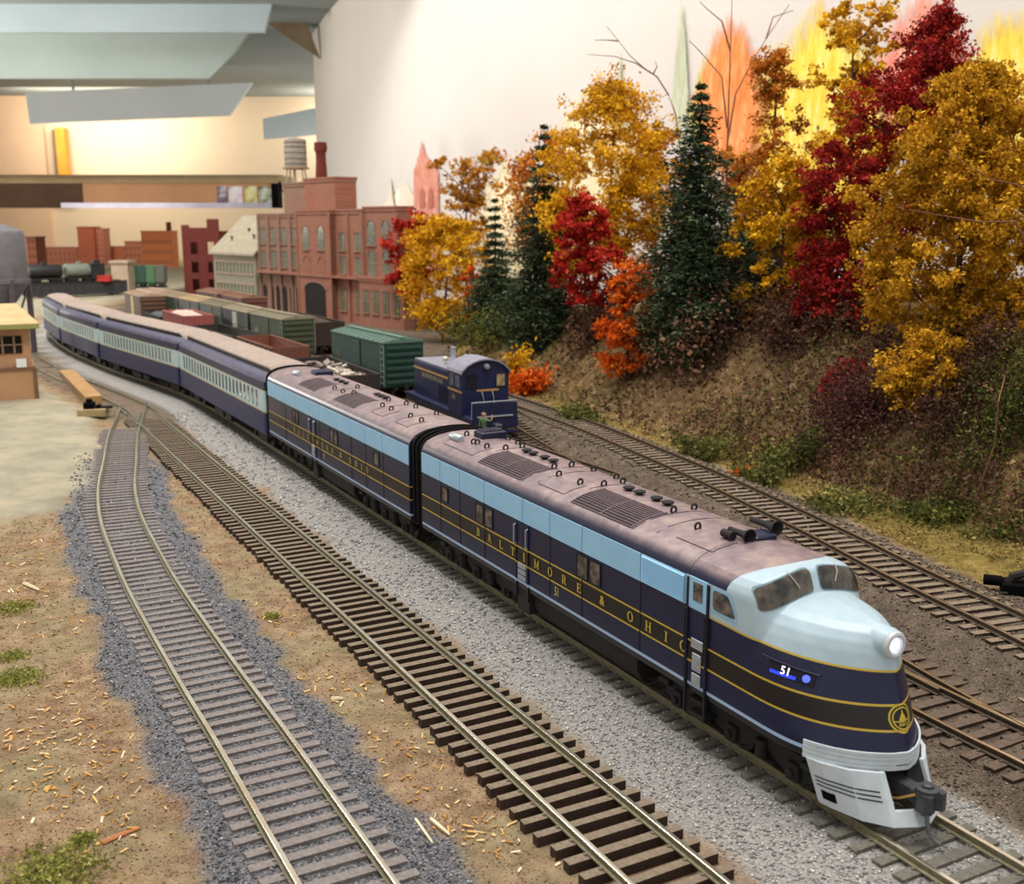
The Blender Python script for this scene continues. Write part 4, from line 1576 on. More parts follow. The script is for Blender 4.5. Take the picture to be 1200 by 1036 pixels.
def gondola(label, route, y_front, L, col, col2, inner, load=None, top=25.0, ribs=8, group=None):
    loc, rz = place_on(route, y_front, L)
    root = thing('gondola_car', label, 'gondola', loc, rz, group)
    h = L / 2 - 2.5
    m = mat('gondola_' + col, col, col2, 300, 0.7)
    mi_ = mat('gondola_inside_' + inner, inner, None, 200, 0.8)
    MB().box(-h, h, -16, 16, 8, 10.5).build('floor_pan', mi_, root)
    for s in (-1, 1):
        w_ = MB().box(-h, h, *sorted((s * 15.2, s * 16.2)), 8, top)
        w_.box(-h, h, *sorted((s * 14.7, s * 16.8)), top, top + .9)
        w_.build('side_wall', m, root)
        rb = MB().box(-.8, .8, *sorted((s * 16.1, s * 17.0)), 8, top).mesh('side_post')
        rb.materials.append(m)
        for k in range(ribs):
            share('side_post', rb, root, (-h + 4 + (2 * h - 8) * k / (ribs - 1), 0, 0))
        MB().box(s * h - .5, s * h + .5, -16.2, 16.2, 8, top + .9).build('end_wall', m, root)
    MB().box(-h - 5, h + 5, -1.5, 1.5, 6, 8.4).build('coupler', M_BLK, root)
    bogies(root, L, 17, 8.5)
    if load == 'scrap':
        r = random.Random(4)
        for k in range(46):
            x, y = r.uniform(-h + 6, h - 6), r.uniform(-11, 11)
            z = 17 + r.uniform(0, 8) * (1 - abs(y) / 16)
            mm = mat('scrap_%d' % (k % 4), ['#8f8378', '#b3a698', '#5c4a3e', '#cfc4b4'][k % 4], None, 400, 0.5, 0.3)
            b = MB()
            R = r.uniform(2.2, 4.2)
            kind = k % 3
            if kind == 0:
                b.lathe([(R * .4, -.8), (R, -.7), (R, .7), (R * .4, .8)], (0, 0, 0), 10, 'z')
            elif kind == 1:
                b.tube([(-R * 1.6, 0, 0), (0, r.uniform(-1, 1), 1), (R * 1.6, 0, 0)], R * .35, 6)
            else:
                b.bbox(-R, R, -R * .7, R * .7, -R * .4, R * .4, 0.3)
            o = b.build('scrap_piece', mm, root)
            o.location = Vector((x, y, z)) * U
            o.rotation_euler = (r.uniform(-.7, .7), r.uniform(-.7, .7), r.uniform(0, 6))
        MB().box(-h + 1, h - 1, -15, 15, 10.5, 16.5).build('load_bed', mat('scrap_bed', '#4a4038', '#2e2822', 200, 0.9), root)
    elif load:
        b = MB()
        n1, n2 = 18, 7
        rr = random.Random(7)
        rows = []
        for i in range(n1):
            row = []
            for j in range(n2):
                x = -h + 1 + (2 * h - 2) * i / (n1 - 1)
                y = -15 + 30 * j / (n2 - 1)
                e = min(i, n1 - 1 - i, 3) / 3 * min(j, n2 - 1 - j, 2) / 2
                row.append((x, y, top - 4 + e * 6 + rr.uniform(-1.2, 1.2)))
            rows.append(row)
        b.loft(rows, False)
        b.build('load', mat('load_' + load, load, None, 400, 0.95, bump=0.6, bdist=0.002), root)
    return root


boxcar('dark green boxcar with corrugated end, standing behind the blue switcher', YARD2, 803, 116, '#24493f', '#1b3a33', '#5f7a6c', door='#24493f', logo='#3a4a2a')
OL = 'string of boxcars in front of the brick mill'
boxcar('olive green boxcar heading the boxcar string in front of the brick mill', YARD2, 1003, 90, '#46513a', '#39422f', '#8a846e', logo='#7a7f62', group=OL)
boxcar('dark boxcar with pale doors next behind the olive boxcar', YARD2, 1082, 90, '#3c3a34', '#302e2a', '#9a8f7a', door='#b9bcae', group=OL)
boxcar('grey green boxcar coupled behind the pale-doored boxcar', YARD2, 1160, 86, '#566052', '#475046', '#857c66', group=OL)
boxcar('grey boxcar with buff roof, fourth in the boxcar string', YARD2, 1235, 82, '#5f655c', '#4e534c', '#b8a07a', group=OL)
boxcar('dark green boxcar with tan roof, fifth in the boxcar string', YARD2, 1304, 84, '#3e4a3c', '#323c31', '#9c8c74', group=OL)
boxcar('dark boxcar with pinkish roof at the far end of the boxcar string', YARD2, 1376, 84, '#434038', '#35322c', '#b39a86', group=OL)
gondola('dark gondola full of scrap beside the booster locomotive', YARD1, 752, 122, '#3a322d', '#2a2420', '#3a322d', 'scrap', 23)
gondola('rust brown empty gondola with tan inside', YARD1, 902, 116, '#7a4c3c', '#643c30', '#b5855a', None, 26)
gondola('long black gondola coupled behind the rust brown gondola', YARD1, 1008, 136, '#37332f', '#282522', '#5c5648', None, 25)
gondola('pink red gondola heaped with pale scrap behind the black gondola', YARD1, 1136, 100, '#a0564e', '#8a4842', '#8a4842', '#c9b3a6', 33)
gondola('black hopper heaped with coal behind the pink red gondola', YARD1, 1232, 96, '#2c2d2c', '#1f2020', '#2c2d2c', '#56585a', 24)
boxcar('brown boxcar with a cream and yellow door at the end of the gondola track', YARD1, 1322, 100, '#6a4a38', '#58402f', '#b29a84', door='#cfc08a')
gondola('dark flat-sided gondola standing before the arched gate of the mill', MILLT, 1080, 130, '#3a2c26', '#2a201c', '#2a201c', '#4a3a30', 31)
boxcar('dull red boxcar on the siding along the mill arcade', MILLT, 1290, 84, '#6e4238', '#5c362e', '#8d6a58')
boxcar('brown boxcar behind the dull red one along the mill arcade', MILLT, 1372, 84, '#5e4034', '#4c332a', '#94705c')

# ------------------------------------------------------------------ switcher
loc, rz = place_on(YARD2, 645, 126)
S = thing('locomotive', 'dark blue end-cab switcher with grey cab roof and gold lettering', 'locomotive', loc, rz)
M_SWB = mat('switcher_blue', '#20264c', '#181c3a', 300, 0.45)
M_SWR = mat('switcher_roof', '#8e8d9c', '#77767f', 200, 0.55)
h = 63
MB().bbox(-h, h, -15.5, 15.5, 9.5, 12.5, 0.3).build('platform', M_SWB, S)
MB().box(-h, h, -15.6, 15.6, 7.2, 9.6).build('frame_sill', M_BLK, S)
hd = MB().bbox(-h + 8, 24, -12, 12, 12, 36.5, 0.9)
ho_ = hd.build('hood', M_SWB, S)
MB().box(-h + 8.5, 24, -11.2, 11.2, 36.3, 37.0).build('hood_top', M_SWR, ho_)
for s in (-1, 1):
    MB().box(-h + 8, 24, *sorted((s * 11.9, s * 12.2)), 30.6, 31.8).build('hood_stripe', mat('switcher_gold', '#c79a5a', '#a87f48', 400), ho_)
    v = MB().box(-.3, .3, *sorted((s * 11.9, s * 12.3)), 14, 25).mesh('louvre')
    v.materials.append(M_SEAM)
    for k in range(9):
        share('louvre', v, ho_, (-4 + k * 2.6, 0, 0))
cabr = [(16, 12), (16, 39.0), (15.4, 40.3), (12, 43.2), (8, 45.2), (4, 46.3), (0, 46.7)]
cabr = cabr + [(-y, z) for y, z in cabr[::-1][1:]]
co = MB().loft([[(x, y, z) for y, z in cabr] for x in (24, 48)], True, True).build('cab', M_SWB, S)
rr_ = [(16.9, 38.8), (16.2, 40.6), (12.6, 43.9), (8.3, 46.0), (4.1, 47.1), (0, 47.5)]
rr_ = rr_ + [(-y, z) for y, z in rr_[::-1][1:]]
MB().loft([[(x, y, z) for y, z in rr_] + [(x, y * .97, z - .8) for y, z in rr_[::-1]] for x in (22.8, 49.4)], True, True).build('cab_roof', M_SWR, co)
M_SWG = glass('switcher_glass', '#14141c', '#2a2a34', 400)
for y0, y1, mm in ((-12.5, -6.5, M_SWG), (7.5, 13.2, glass('switcher_glass_lit', '#8d7a5a', '#c7b48c', 300))):
    fr = MB()
    for a, b_, c_, d_ in ((y0 - .5, y1 + .5, 29.5, 30), (y0 - .5, y1 + .5, 37.6, 38.1), (y0 - .5, y0, 30, 37.6), (y1, y1 + .5, 30, 37.6)):
        fr.box(47.9, 48.5, a, b_, c_, d_)
    fo = fr.build('window_frame', M_SEAM, co)
    MB().box(47.9, 48.2, y0, y1, 30, 37.6).build('window_pane', mm, fo)
for s in (-1, 1):
    for x0 in (27, 37):
        MB().box(x0, x0 + 7.5, *sorted((s * 15.9, s * 16.25)), 29.5, 37.5).build('side_window', mat('side_window_pale', '#7a8290', '#2c3040', 260, 0.2), co)
    MB().box(24, 48, *sorted((s * 15.9, s * 16.2)), 26.4, 27.5).build('cab_stripe', MATS['switcher_gold'], co)
MB().box(47.9, 48.35, -6, 9, 27.0, 28.2).build('end_stripe', MATS['switcher_gold'], co)
MB().lathe([(1.7, 47.8), (1.7, 50.3), (1.4, 50.5)], (0, 0.5, 42.6), 14, 'x').build('end_headlight', mat('dull_lens', '#8f8f98', None, 300, 0.3), co, True)
g = MB()
for y in (-2.5, 4.5):
    g.tube([(48.2, y, 27), (49.2, y + .4, 24), (48.8, y + 1.4, 17)], 0.3, 5)
g.build('grab_iron', mat('handrail_pale', '#aeb2b8', None, 400, 0.4), co)
st = MB()
for x in (8, 20):
    pass
for x, zt in ((-8, 49), (17, 46.5)):
    MB().lathe([(2.6, 36.4), (2.4, 38.5), (1.9, 41), (1.7, zt - .6), (2.0, zt), (1.4, zt)], (x, 0, 0), 14).build('exhaust_stack', mat('stack_grey', '#b5bac2', '#9aa0aa', 300, 0.5), S, True)
MB().lathe([(0.3, 37), (0.5, 38.6), (1.9, 39.0), (2.2, 41), (0.6, 42.2)], (-14.5, -3, 0), 12).build('bell', mat('bell_pale', '#d8d2b8', None, 300, 0.3, 0.5), S, True)
lettering(S, 'lettering', [('BALTIMORE AND OHIO', -16.5, 27.6, 4.3)], -12.3, mat('switcher_letters', '#b9ab74', None, 500), 0.9, bold=0.0)
lettering(S, 'road_number', [('396', 34, 22.6, 4.2)], -16.2, MATS['switcher_letters'], 0.9, bold=0.0)
hp = mat('handrail_pale', '#aeb2b8')
rl = MB()
rl.tube([(h - 1, -15, 12), (h - 1, -15, 22.5), (h - 1, 15, 22.5), (h - 1, 15, 12)], 0.4, 6)
rl.build('end_handrail', hp, S, True)
MB().box(h - .6, h + .4, -15.5, 15.5, 6, 12).build('end_sill', M_SWB, S)
MB().box(h - .5, h + 2.5, -15.5, 15.5, 3.2, 4.2).build('footboard', M_SWB, S)
MB().box(h - 1.2, h + .3, -15, 15, 12, 21.6).build('end_guard_plate', M_SWB, S)
MB().box(h + .3, h + .8, -12, 12, 13.2, 14.0).build('drop_step', hp, S)
bogies(S, 126, 28, 11, 5.0)
MB().bbox(-14, 14, -13, 13, 3.5, 9.5, 1.0).build('fuel_tank', M_BLK, S)
MB().bbox(h, h + 7, -2.2, 2.2, 5.5, 9.5, 0.5).build('coupler', M_COUP, S)

# ------------------------------------------------------------------ figure waving beside the switcher
px_ = at_depth(567, 490, 629)
gz = ground_z(px_.x, px_.y)


def figure(name, label, loc, rz):
    J = [((0, 0, 10.2), 1.55), ((0, 0, 12.4), 1.5), ((0, 0, 14.6), 1.85), ((0, 0, 16.4), 1.5), ((0, 0, 17.3), .75), ((0, .15, 18.4), 1.15), ((0, .2, 19.6), 1.25), ((0, .1, 20.5), .75)]
    v = [j[0] for j in J]
    r = [j[1] for j in J]
    e = [(i, i + 1) for i in range(len(J) - 1)]

    def chain(start, pts):
        p = start
        for q, rad in pts:
            v.append(q)
            r.append(rad)
            e.append((p, len(v) - 1))
            p = len(v) - 1
        return p
    chain(0, [((.95, 0, 9.3), 1.1), ((1.05, .2, 5.2), .85), ((1.1, 0, 1.2), .6), ((1.15, 1.4, .5), .5)])
    chain(0, [((-.95, 0, 9.3), 1.1), ((-1.05, .2, 5.2), .85), ((-1.1, 0, 1.2), .6), ((-1.15, 1.4, .5), .5)])
    chain(3, [((1.9, 0, 16.0), .85), ((2.5, .2, 13.4), .68), ((2.5, .9, 11.1), .5)])
    la = chain(3, [((-1.9, 0, 16.0), .85), ((-4.0, .3, 15.2), .68), ((-5.2, .5, 17.6), .5)])
    # fingers of both hands as short chains rooted in the palms
    ra = la - 3
    for base, sg, up in ((la, -1, 1), (ra, 1, -1)):
        bx = v[base]
        chain(base, [((bx[0], bx[1], bx[2] + up * .6), .42)])
        palm = len(v) - 1
        for k, (dx, ln) in enumerate(((-.42, .62), (-.14, .74), (.14, .7), (.42, .55))):
            chain(palm, [((bx[0] + dx, bx[1] + .05, bx[2] + up * (.6 + ln)), .13), ((bx[0] + dx * 1.15, bx[1] + .22, bx[2] + up * (.6 + ln * 1.5)), .1)])
        chain(palm, [((bx[0] + sg * -.62, bx[1] + .1, bx[2] + up * .75), .14), ((bx[0] + sg * -.8, bx[1] + .2, bx[2] + up * 1.1), .11)])
    me = bpy.data.meshes.new(name)
    K = 100.0      # grow at 0.1 m per mm so that the skin radii stay well conditioned
    me.from_pydata([(a * U * K, b_ * U * K, c_ * U * K) for a, b_, c_ in v], e, [])
    o = bpy.data.objects.new('tmp', me)
    COL.objects.link(o)
    o.modifiers.new('skin', 'SKIN')
    for i, sv in enumerate(me.skin_vertices[0].data):
        sv.radius = (r[i] * U * K, r[i] * U * K * .82)
        sv.use_root = (i == 0)
    sb = o.modifiers.new('sub', 'SUBSURF')
    sb.levels = 2
    dg = bpy.context.evaluated_depsgraph_get()
    m2 = bpy.data.meshes.new_from_object(o.evaluated_get(dg))
    bpy.data.objects.remove(o)
    m2.name = name
    for vv in m2.vertices:
        vv.co /= K
    m2.materials.clear()
    ms = [mat('denim_dark', '#3a3c46', None, 500), mat('shirt_green', '#54764f', '#466642', 500), mat('skin_tone', '#d9a98a', None, 500), mat('hair_brown', '#5a3c2a', None, 500), mat('boot_dark', '#221c1a', None, 500)]
    mi = []
    for p in m2.polygons:
        c = p.center / U
        if c.z > 20.0 or (c.z > 18.3 and c.y < -.45):
            k = 3
        elif c.z > 17.1 and abs(c.x) < 2 or (c.x < -4.4 and c.z > 15.7) or (c.x > 2 and c.z < 12.3 and c.z > 8):
            k = 2
        elif c.z > 10.4:
            k = 1
        else:
            k = 4 if c.z < 1.4 else 0
        mi.append(k)
    ob = link(name, m2, ms, None, 'all')
    ob.data.polygons.foreach_set('material_index', mi)
    ob.location = Vector(loc) * U
    ob.rotation_euler = (0, 0, rz)
    ob.scale = (1.07,) * 3
    # face: eyes, nose, mouth, ears
    f = MB()
    f.lathe([(0.05, 1.1), (.22, 1.3), (.05, 1.5)], (0, 0.0, 19.25), 6, 'y')
    f.build('nose', ms[2], ob)
    for s in (-1, 1):
        MB().bbox(s * .45 - .15, s * .45 + .15, 1.1, 1.25, 19.5, 19.72, .03).build('eye', ms[4], ob)
        MB().bbox(s * 1.2 - .14, s * 1.2 + .14, -.15, .3, 19.0, 19.8, .05).build('ear', ms[2], ob)
    MB().bbox(-.35, .35, 1.05, 1.2, 18.6, 18.74, .03).build('mouth', mat('mouth_red', '#9c5a4c'), ob)
    return tag(ob, label, 'person')


figure('person', 'small figure in a green shirt and dark trousers with one arm raised, before the switcher', (px_.x, px_.y, gz), math.radians(165))
# ------------------------------------------------------------------ brick mill
M_BRICK = None


def brick_mat(name, c1, c2, c3):
    t = NT(name)
    br = t.n('ShaderNodeTexBrick')
    mp = t.n('ShaderNodeMapping')
    mp.inputs['Rotation'].default_value = (math.pi / 2, 0, 0)
    t.l(t.coord(), mp.inputs[0])
    t.l(mp.outputs[0], br.inputs[0])
    br.inputs['Scale'].default_value = 120
    br.inputs['Color1'].default_value = srgb(c1)
    br.inputs['Color2'].default_value = srgb(c2)
    br.inputs['Mortar'].default_value = srgb(c3)
    n = t.noise(18, 4, 0.7)
    t.base(t.mix(t.ramp(n, [(0.4, (0, 0, 0, 1)), (0.68, (0.6, 0.6, 0.6, 1))]), br.outputs[0], srgb(c3)))
    t.b.inputs['Roughness'].default_value = 0.9
    t.b.inputs['Specular IOR Level'].default_value = 0.1
    return t.m


M_BRICK = brick_mat('mill_brick', '#965f4e', '#865240', '#8d6e5e')
M_BRICK2 = brick_mat('mill_brick_sooty', '#8d6a5a', '#7e5a4c', '#857264')
M_RUIN = brick_mat('ruin_brick', '#6e2f2a', '#5e2622', '#5a3832')
M_SILL = mat('stone_sill', '#b39a88', '#98806f', 300, 0.9)
M_PANE = glass('mill_glass', '#3f4438', '#6f7460', 300)
M_DARK = mat('dark_opening', '#1a1210', '#0f0a09', 300, 0.95)
MU, MVv = Vector((-.643, .766, 0)), Vector((.766, .643, 0))
MO = Vector((-137, 1350, -3.5))
mill = thing('brick_mill', 'large red brick mill with arched gate and rows of arched windows', 'building', MO, math.atan2(MU.y, MU.x))
# local: x along the facade away from the camera, -y into the building (x cross y = up)


def mbox(name, s0, s1, d0, d1, z0, z1, m, cornice=True):
    o = MB().box(s0, s1, -d1, -d0, z0, z1).build(name, m, mill)
    if cornice:
        c = MB().box(s0 - 1.5, s1 + 1.5, -d1 - 1.5, -d0 + 1.8, z1, z1 + 2.5)
        c.box(s0 - .8, s1 + .8, -d1 - .8, -d0 + 1.0, z1 - 4, z1)
        c.build('cornice', m, o)
    return o


mbox('wing', 0, 104, 0, 26, 0, 62, M_BRICK)
mbox('end_block', 26, 104, 10, 34, 62, 153, M_BRICK)
mbox('main_block', 104, 176, 8, 44, 0, 150, M_BRICK)
mbox('gate_pavilion', 174, 270, 0, 46, 0, 150, M_BRICK)
mbox('rear_block', 268, 402, 8, 60, 0, 146, M_BRICK2)
mbox('roof_house', 178, 262, 12, 46, 150, 194, M_BRICK)
mbox('roof_house_annex', 262, 332, 16, 60, 146, 190, M_BRICK2)
for s in (104, 140, 176, 268, 300, 334, 368, 400):
    MB().box(s - 2, s + 2, -12, -5.5 if s not in (176, 268) else 1.2, 0, 146).build('pilaster', M_BRICK if s < 280 else M_BRICK2, mill)
MB().box(0, 402, -9, 1.4, 60, 63).build('belt_course', M_SILL if False else M_BRICK, mill)


def arch(w_, z0, z1, n=10):
    r = w_ / 2
    zc = z1 - r
    return [(-r, z0), (r, z0)] + [(r * math.cos(a), zc + r * math.sin(a)) for a in np.linspace(0, math.pi, n)]


def win_mesh(w_, h_, arched, pane_m, depth=1.0):
    if arched == 'seg':
        out = [(-w_ / 2, 0), (w_ / 2, 0)] + [(w_ / 2 * math.cos(a), h_ - 10 + 10 * math.sin(a)) for a in np.linspace(0, math.pi, 12)]
    else:
        out = arch(w_, 0, h_) if arched else [(-w_ / 2, 0), (w_ / 2, 0), (w_ / 2, h_), (-w_ / 2, h_)]
    b = MB()
    b.slot(0).prism(out, -.6, 0.35, 'y')
    b.slot(1)
    # frame: mullion, transom, surround
    if pane_m is not M_DARK and pane_m is not M_BRICK:
        b.box(-.35, .35, 0.3, 0.6, 0, h_ * .97)
        b.box(-w_ / 2, w_ / 2, 0.3, 0.6, h_ * .48, h_ * .48 + .6)
    b.slot(2).box(-w_ / 2 - 1.2, w_ / 2 + 1.2, -.4, 1.8, -2, 0)
    big = [(x * 1.16, (z - h_ * .5) * 1.06 + h_ * .5) for x, z in out[2:]] if arched else [(w_ / 2 + 1, h_ - .2), (w_ / 2 + 1, h_ + 1.8), (-w_ / 2 - 1, h_ + 1.8), (-w_ / 2 - 1, h_ - .2)]
    if arched:
        inn = out[2:]
        b.loft([[(x, 1.1, z) for x, z in big], [(x, 1.1, z) for x, z in inn], [(x, -.2, z) for x, z in inn]], False)
    else:
        b.prism(big, -.3, 1.1, 'y')
    me = b.mesh('window')
    for q in (pane_m, mat('sash_olive', '#8d8a70', None, 400), M_SILL if not arched else M_BRICK2):
        me.materials.append(q)
    return me


WM = {k: win_mesh(*v) for k, v in dict(tall=(7, 24, True, M_PANE), big=(18, 32, True, M_PANE), low=(6.5, 30, True, M_PANE), blind=(19, 26, True, M_BRICK), arcade=(13, 40, True, M_DARK), gate=(58, 52, 'seg', M_DARK)).items()}


def win(kind, s, z, d):
    share('window' if kind not in ('gate', 'arcade') else ('gateway' if kind == 'gate' else 'arcade_arch'), WM[kind], mill, (s, -d, z))


for s in (12, 20, 36, 44, 60, 68, 84, 92):
    win('low', s, 18, 0)
for s in (52, 86):
    win('big', s, 106, 10)
    win('big', s, 67, 10)
for z in (98, 66):
    for s in (113, 122, 152, 161):
        win('tall', s, z, 8)
for s in (113, 122, 152, 161):
    win('low', s, 16, 8)
for s in (200, 242):
    win('big', s, 98, 0)
    win('blind', s, 62, 0)
win('gate', 221, 0, 0)
for z in (104, 70):
    for s in (284, 293, 318, 327, 351, 360, 384, 392):
        win('tall', s, z, 8)
for s in (284, 304, 325, 346, 367, 388):
    win('arcade', s, 2, 8)

# water tank and chimney on the mill
tp = at_depth(347, 200, 1745)
wt = thing('water_tank', 'grey wooden water tank on four legs on the mill roof', 'water tank', (tp.x, tp.y, 190.5))
MB().lathe([(17.5, 27), (17.8, 40), (17.3, 68), (16.8, 69.5), (2, 74)], (0, 0, 0), 20).build('tub', mat('tank_grey', '#8c8379', '#766d64', 200, 0.8), wt, True)
hoop = MB().ring((0, 0, 0), 17.9, .4, 'z', 20, 5).mesh('hoop')
hoop.materials.append(M_BLK)
for z in (32, 40, 49, 58, 65):
    share('hoop', hoop, wt, (0, 0, z))
MB().lathe([(21, 24.5), (21, 27), (2, 27)], (0, 0, 0), 20).build('deck', mat('deck_tan', '#8a7458', None, 300), wt)
for a in (45, 135, 225, 315):
    x, y = math.cos(math.radians(a)), math.sin(math.radians(a))
    MB().tube([(x * 21, y * 21, -42 if False else 0), (x * 16, y * 16, 25)], 1.1, 6).build('leg', mat('leg_tan', '#8d8168', None, 300), wt)
MB().tube([(-2, -3, 0), (-2, -3, 26)], 2.0, 8).build('riser_pipe', mat('pipe_pale', '#b5a898', None, 300), wt)
cp_ = at_depth(377, 215, 1800)
ck = thing('chimney', 'round dark brick chimney with flared top on the mill roof', 'chimney', (cp_.x, cp_.y, 193))
MB().lathe([(10.5, 0), (8.5, 36), (8.2, 50), (10, 53), (11, 58), (10, 66), (10.5, 67), (6, 67)], (0, 0, 0), 18).build('shaft', M_RUIN, ck, True)
MB().lathe([(11.5, 0), (11.5, 4), (9, 5)], (0, 0, 0), 18).build('plinth', M_BRICK2, ck)

# ------------------------------------------------------------------ grey gabled warehouse left of the mill
M_CLAP = mat('clapboard_grey', '#8d8a78', '#76735f', 200, 0.9)
M_SHING = mat('roof_grey_tan', '#a09883', '#877f6c', 120, 0.9)
WO = MO + MU * 410 + MVv * 4
wh = thing('warehouse', 'grey clapboard warehouse with a steep gabled roof beside the mill', 'building', (WO.x, WO.y, -3.5), math.atan2(MU.y, MU.x))
MB().box(0, 150, -120, 0, 0, 88).build('walls', M_CLAP, wh)
MB().prism([(2, 88), (-122, 88), (-60, 140)], 0, 150, 'x').build('gable', mat('gable_dark', '#5c5a4a', '#4a4838', 200, 0.9), wh)
for a, b_ in (((5, 84), (-60, 143)), ((-125, 84), (-60, 143))):
    MB().loft([[(-5, a[0], a[1]), (155, a[0], a[1]), (155, b_[0], b_[1]), (-5, b_[0], b_[1])], [(-5, a[0], a[1] + 3.5), (155, a[0], a[1] + 3.5), (155, b_[0], b_[1] + 3.5), (-5, b_[0], b_[1] + 3.5)]], True, True).build('roof_slope', M_SHING, wh)
wm2 = win_mesh(6, 17, False, M_PANE)
for z in (22, 56):
    for k in range(11):
        share('window', wm2, wh, (12 + k * 12.5, 0, z))
for x, y in ((40, -20), (80, -32), (110, -16)):
    MB().lathe([(1.2, 0), (1.2, 14), (2.2, 14.5), (2.2, 17)], (x, y, 84 + (-y) * .8), 8).build('roof_pipe', M_BLK, wh)

# ------------------------------------------------------------------ ruined dark red building further left
ro = thing('ruined_building', 'roofless dark red brick shell with empty windows beyond the boxcars', 'building', (-612, 2010, -3.5), math.radians(-8))
rw = MB()
W_, H_ = 72, 126
cells = [(16, 30, 78, 100), (16, 30, 44, 64), (16, 30, 12, 32), (48, 62, 78, 100), (48, 62, 44, 64), (48, 62, 12, 32)]
xs_ = [0, 16, 30, 48, 62, W_]
zs_ = [0, 12, 32, 44, 64, 78, 100, H_]
for i in range(5):
    for j in range(7):
        if i in (1, 3) and j in (1, 3, 5):
            continue
        rw.box(xs_[i], xs_[i + 1], -4, 0, zs_[j], zs_[j + 1])
rw.build('front_wall', M_RUIN, ro)
MB().box(0, 14, -4, 0, H_, H_ + 5).box(50, W_, -4, 0, H_, H_ + 16).build('broken_parapet', M_RUIN, ro)
MB().box(0, 4, 0, 80, 0, 108).build('side_wall', M_RUIN, ro)
MB().box(W_ - 4, W_, 0, 80, 0, 120).build('side_wall', M_RUIN, ro)
MB().box(4, W_ - 4, 30, 34, 0, 72).build('inner_wall', M_RUIN, ro)

# ------------------------------------------------------------------ far town of building fronts
FAR = [
    ('orange brick factory front with a thin chimney, the widest of the far town', 165, 203, 272, 309, 3300, '#cf8458', '#c4784e', 9, 3),
    ('tall red brick tower block of the far town', 90, 112, 267, 306, 3450, '#c07058', '#b4664e', 4, 6),
    ('pale red wing beside the tall tower block of the far town', 112, 123, 269, 306, 3470, '#c98c76', '#bd806a', 2, 6),
    ('low pink row of far houses left of the tower block', 46, 90, 291, 309, 3550, '#c98a74', '#b97a66', 8, 2),
    ('low red row of far houses right of the tower block', 123, 146, 290, 309, 3540, '#bd7860', '#b06c56', 4, 2),
    ('stepped salmon red factory front of the far town', 146, 166, 284, 309, 3400, '#c98e72', '#bd8268', 4, 3),
    ('brown brick front between the grey silo and the far houses', 30, 45, 279, 320, 2900, '#8d5a48', '#7a4c3c', 3, 4)]
wfar = MB().box(-2.6, 2.6, -.9, .4, 0, 11)
wfar_me = wfar.mesh('window')
wfar_me.materials.append(mat('far_pane', '#a8644a', '#8e5440', 200, 0.7))
for lab, x0, x1, y0, y1, d, c1, c2, nw, nf in FAR:
    a, b_ = at_depth(x0, y0, d), at_depth(x1, y1, d)
    w_, zt, zb = b_.x - a.x, a.z, -20
    bl = thing('far_building', lab, 'building', (a.x, d, 0), 0, 'buildings of the far town')
    MB().box(0, w_, 0, 60, zb, zt).build('walls', brick_mat('far_brick_' + c1, c1, c2, c2), bl)
    MB().box(-2, w_ + 2, -2.5, 62, zt, zt + 4).build('cornice', mat('far_cornice_' + c1, c2, None, 100), bl)
    for i in range(nw):
        for j in range(nf):
            z = 8 + (zt - 12) * j / nf
            if z + 11 < zt:
                share('window', wfar_me, bl, (w_ * (i + .5) / nw, 0, z))
    if 'chimney' in lab:
        MB().box(w_ - 16, w_ - 4, 5, 17, zt, zt + 30).build('chimney', M_RUIN, bl)

# ------------------------------------------------------------------ plate girder bridge with tank cars, abutment, far hoppers
bl_, br_ = at_depth(34, 340, 1900), at_depth(112, 333, 1980)
bg = thing('girder_bridge', 'dark plate girder bridge carrying tank cars behind the passenger train', 'bridge', (0, 0, 0))
d = Vector((br_.x - bl_.x, br_.y - bl_.y, 0))
L = d.length
ang = math.atan2(d.y, d.x)
bg.location = Vector((bl_.x, bl_.y, 0)) * U
bg.rotation_euler = (0, 0, ang)
for y in (0, 34):
    MB().box(0, L + 60, y, y + 3, 2, 26).build('girder', mat('girder_dark', '#3a3a3c', '#2b2b2d', 200, 0.8), bg)
st_ = MB().box(-.9, .9, -1.6, 0, 2, 26).mesh('stiffener')
st_.materials.append(MATS['girder_dark'])
for k in range(12):
    share('stiffener', st_, bg, (8 + k * (L + 40) / 11, 0, 0))
MB().box(0, L + 60, 0, 36, 22, 25).build('deck', MATS['girder_dark'], bg)
for x in (20, L * .55, L + 40):
    MB().box(x - 6, x + 6, 3, 33, -5, 3).build('pier', mat('pier_stone', '#8a7d70', None, 100, 0.9), bg)
tank_m = mat('tank_black', '#2c2c2c', '#1d1d1d', 200, 0.5)
tank_g = mat('tank_grey_green', '#7c8478', '#687064', 200, 0.55)
for k, (x0, ln, mm, lab) in enumerate(((4, 62, tank_m, 'black tank car on the girder bridge next to the grey silo'), (70, 56, tank_g, 'grey green tank car on the girder bridge'))):
    p = bl_ + d.normalized() * (x0 + ln / 2) + Vector((-math.sin(ang), math.cos(ang), 0)) * 18
    t = thing('tank_car', lab, 'tank car', (p.x, p.y, 25), ang)
    MB().lathe([(3, -ln / 2), (11, -ln / 2 + 2), (12, -ln / 2 + 4), (12, ln / 2 - 4), (11, ln / 2 - 2), (3, ln / 2)], (0, 0, 21), 18, 'x').build('tank', mm, t, True)
    MB().lathe([(5, 31), (5, 36), (3, 37)], (0, 0, 0), 12).build('dome', mm, t, True)
    MB().box(-ln / 2, ln / 2, -9, 9, 6, 9).build('frame', M_BLK, t)
    bogies(t, ln, 12, 6, 4)
cb_ = at_depth(109, 320, 1995)
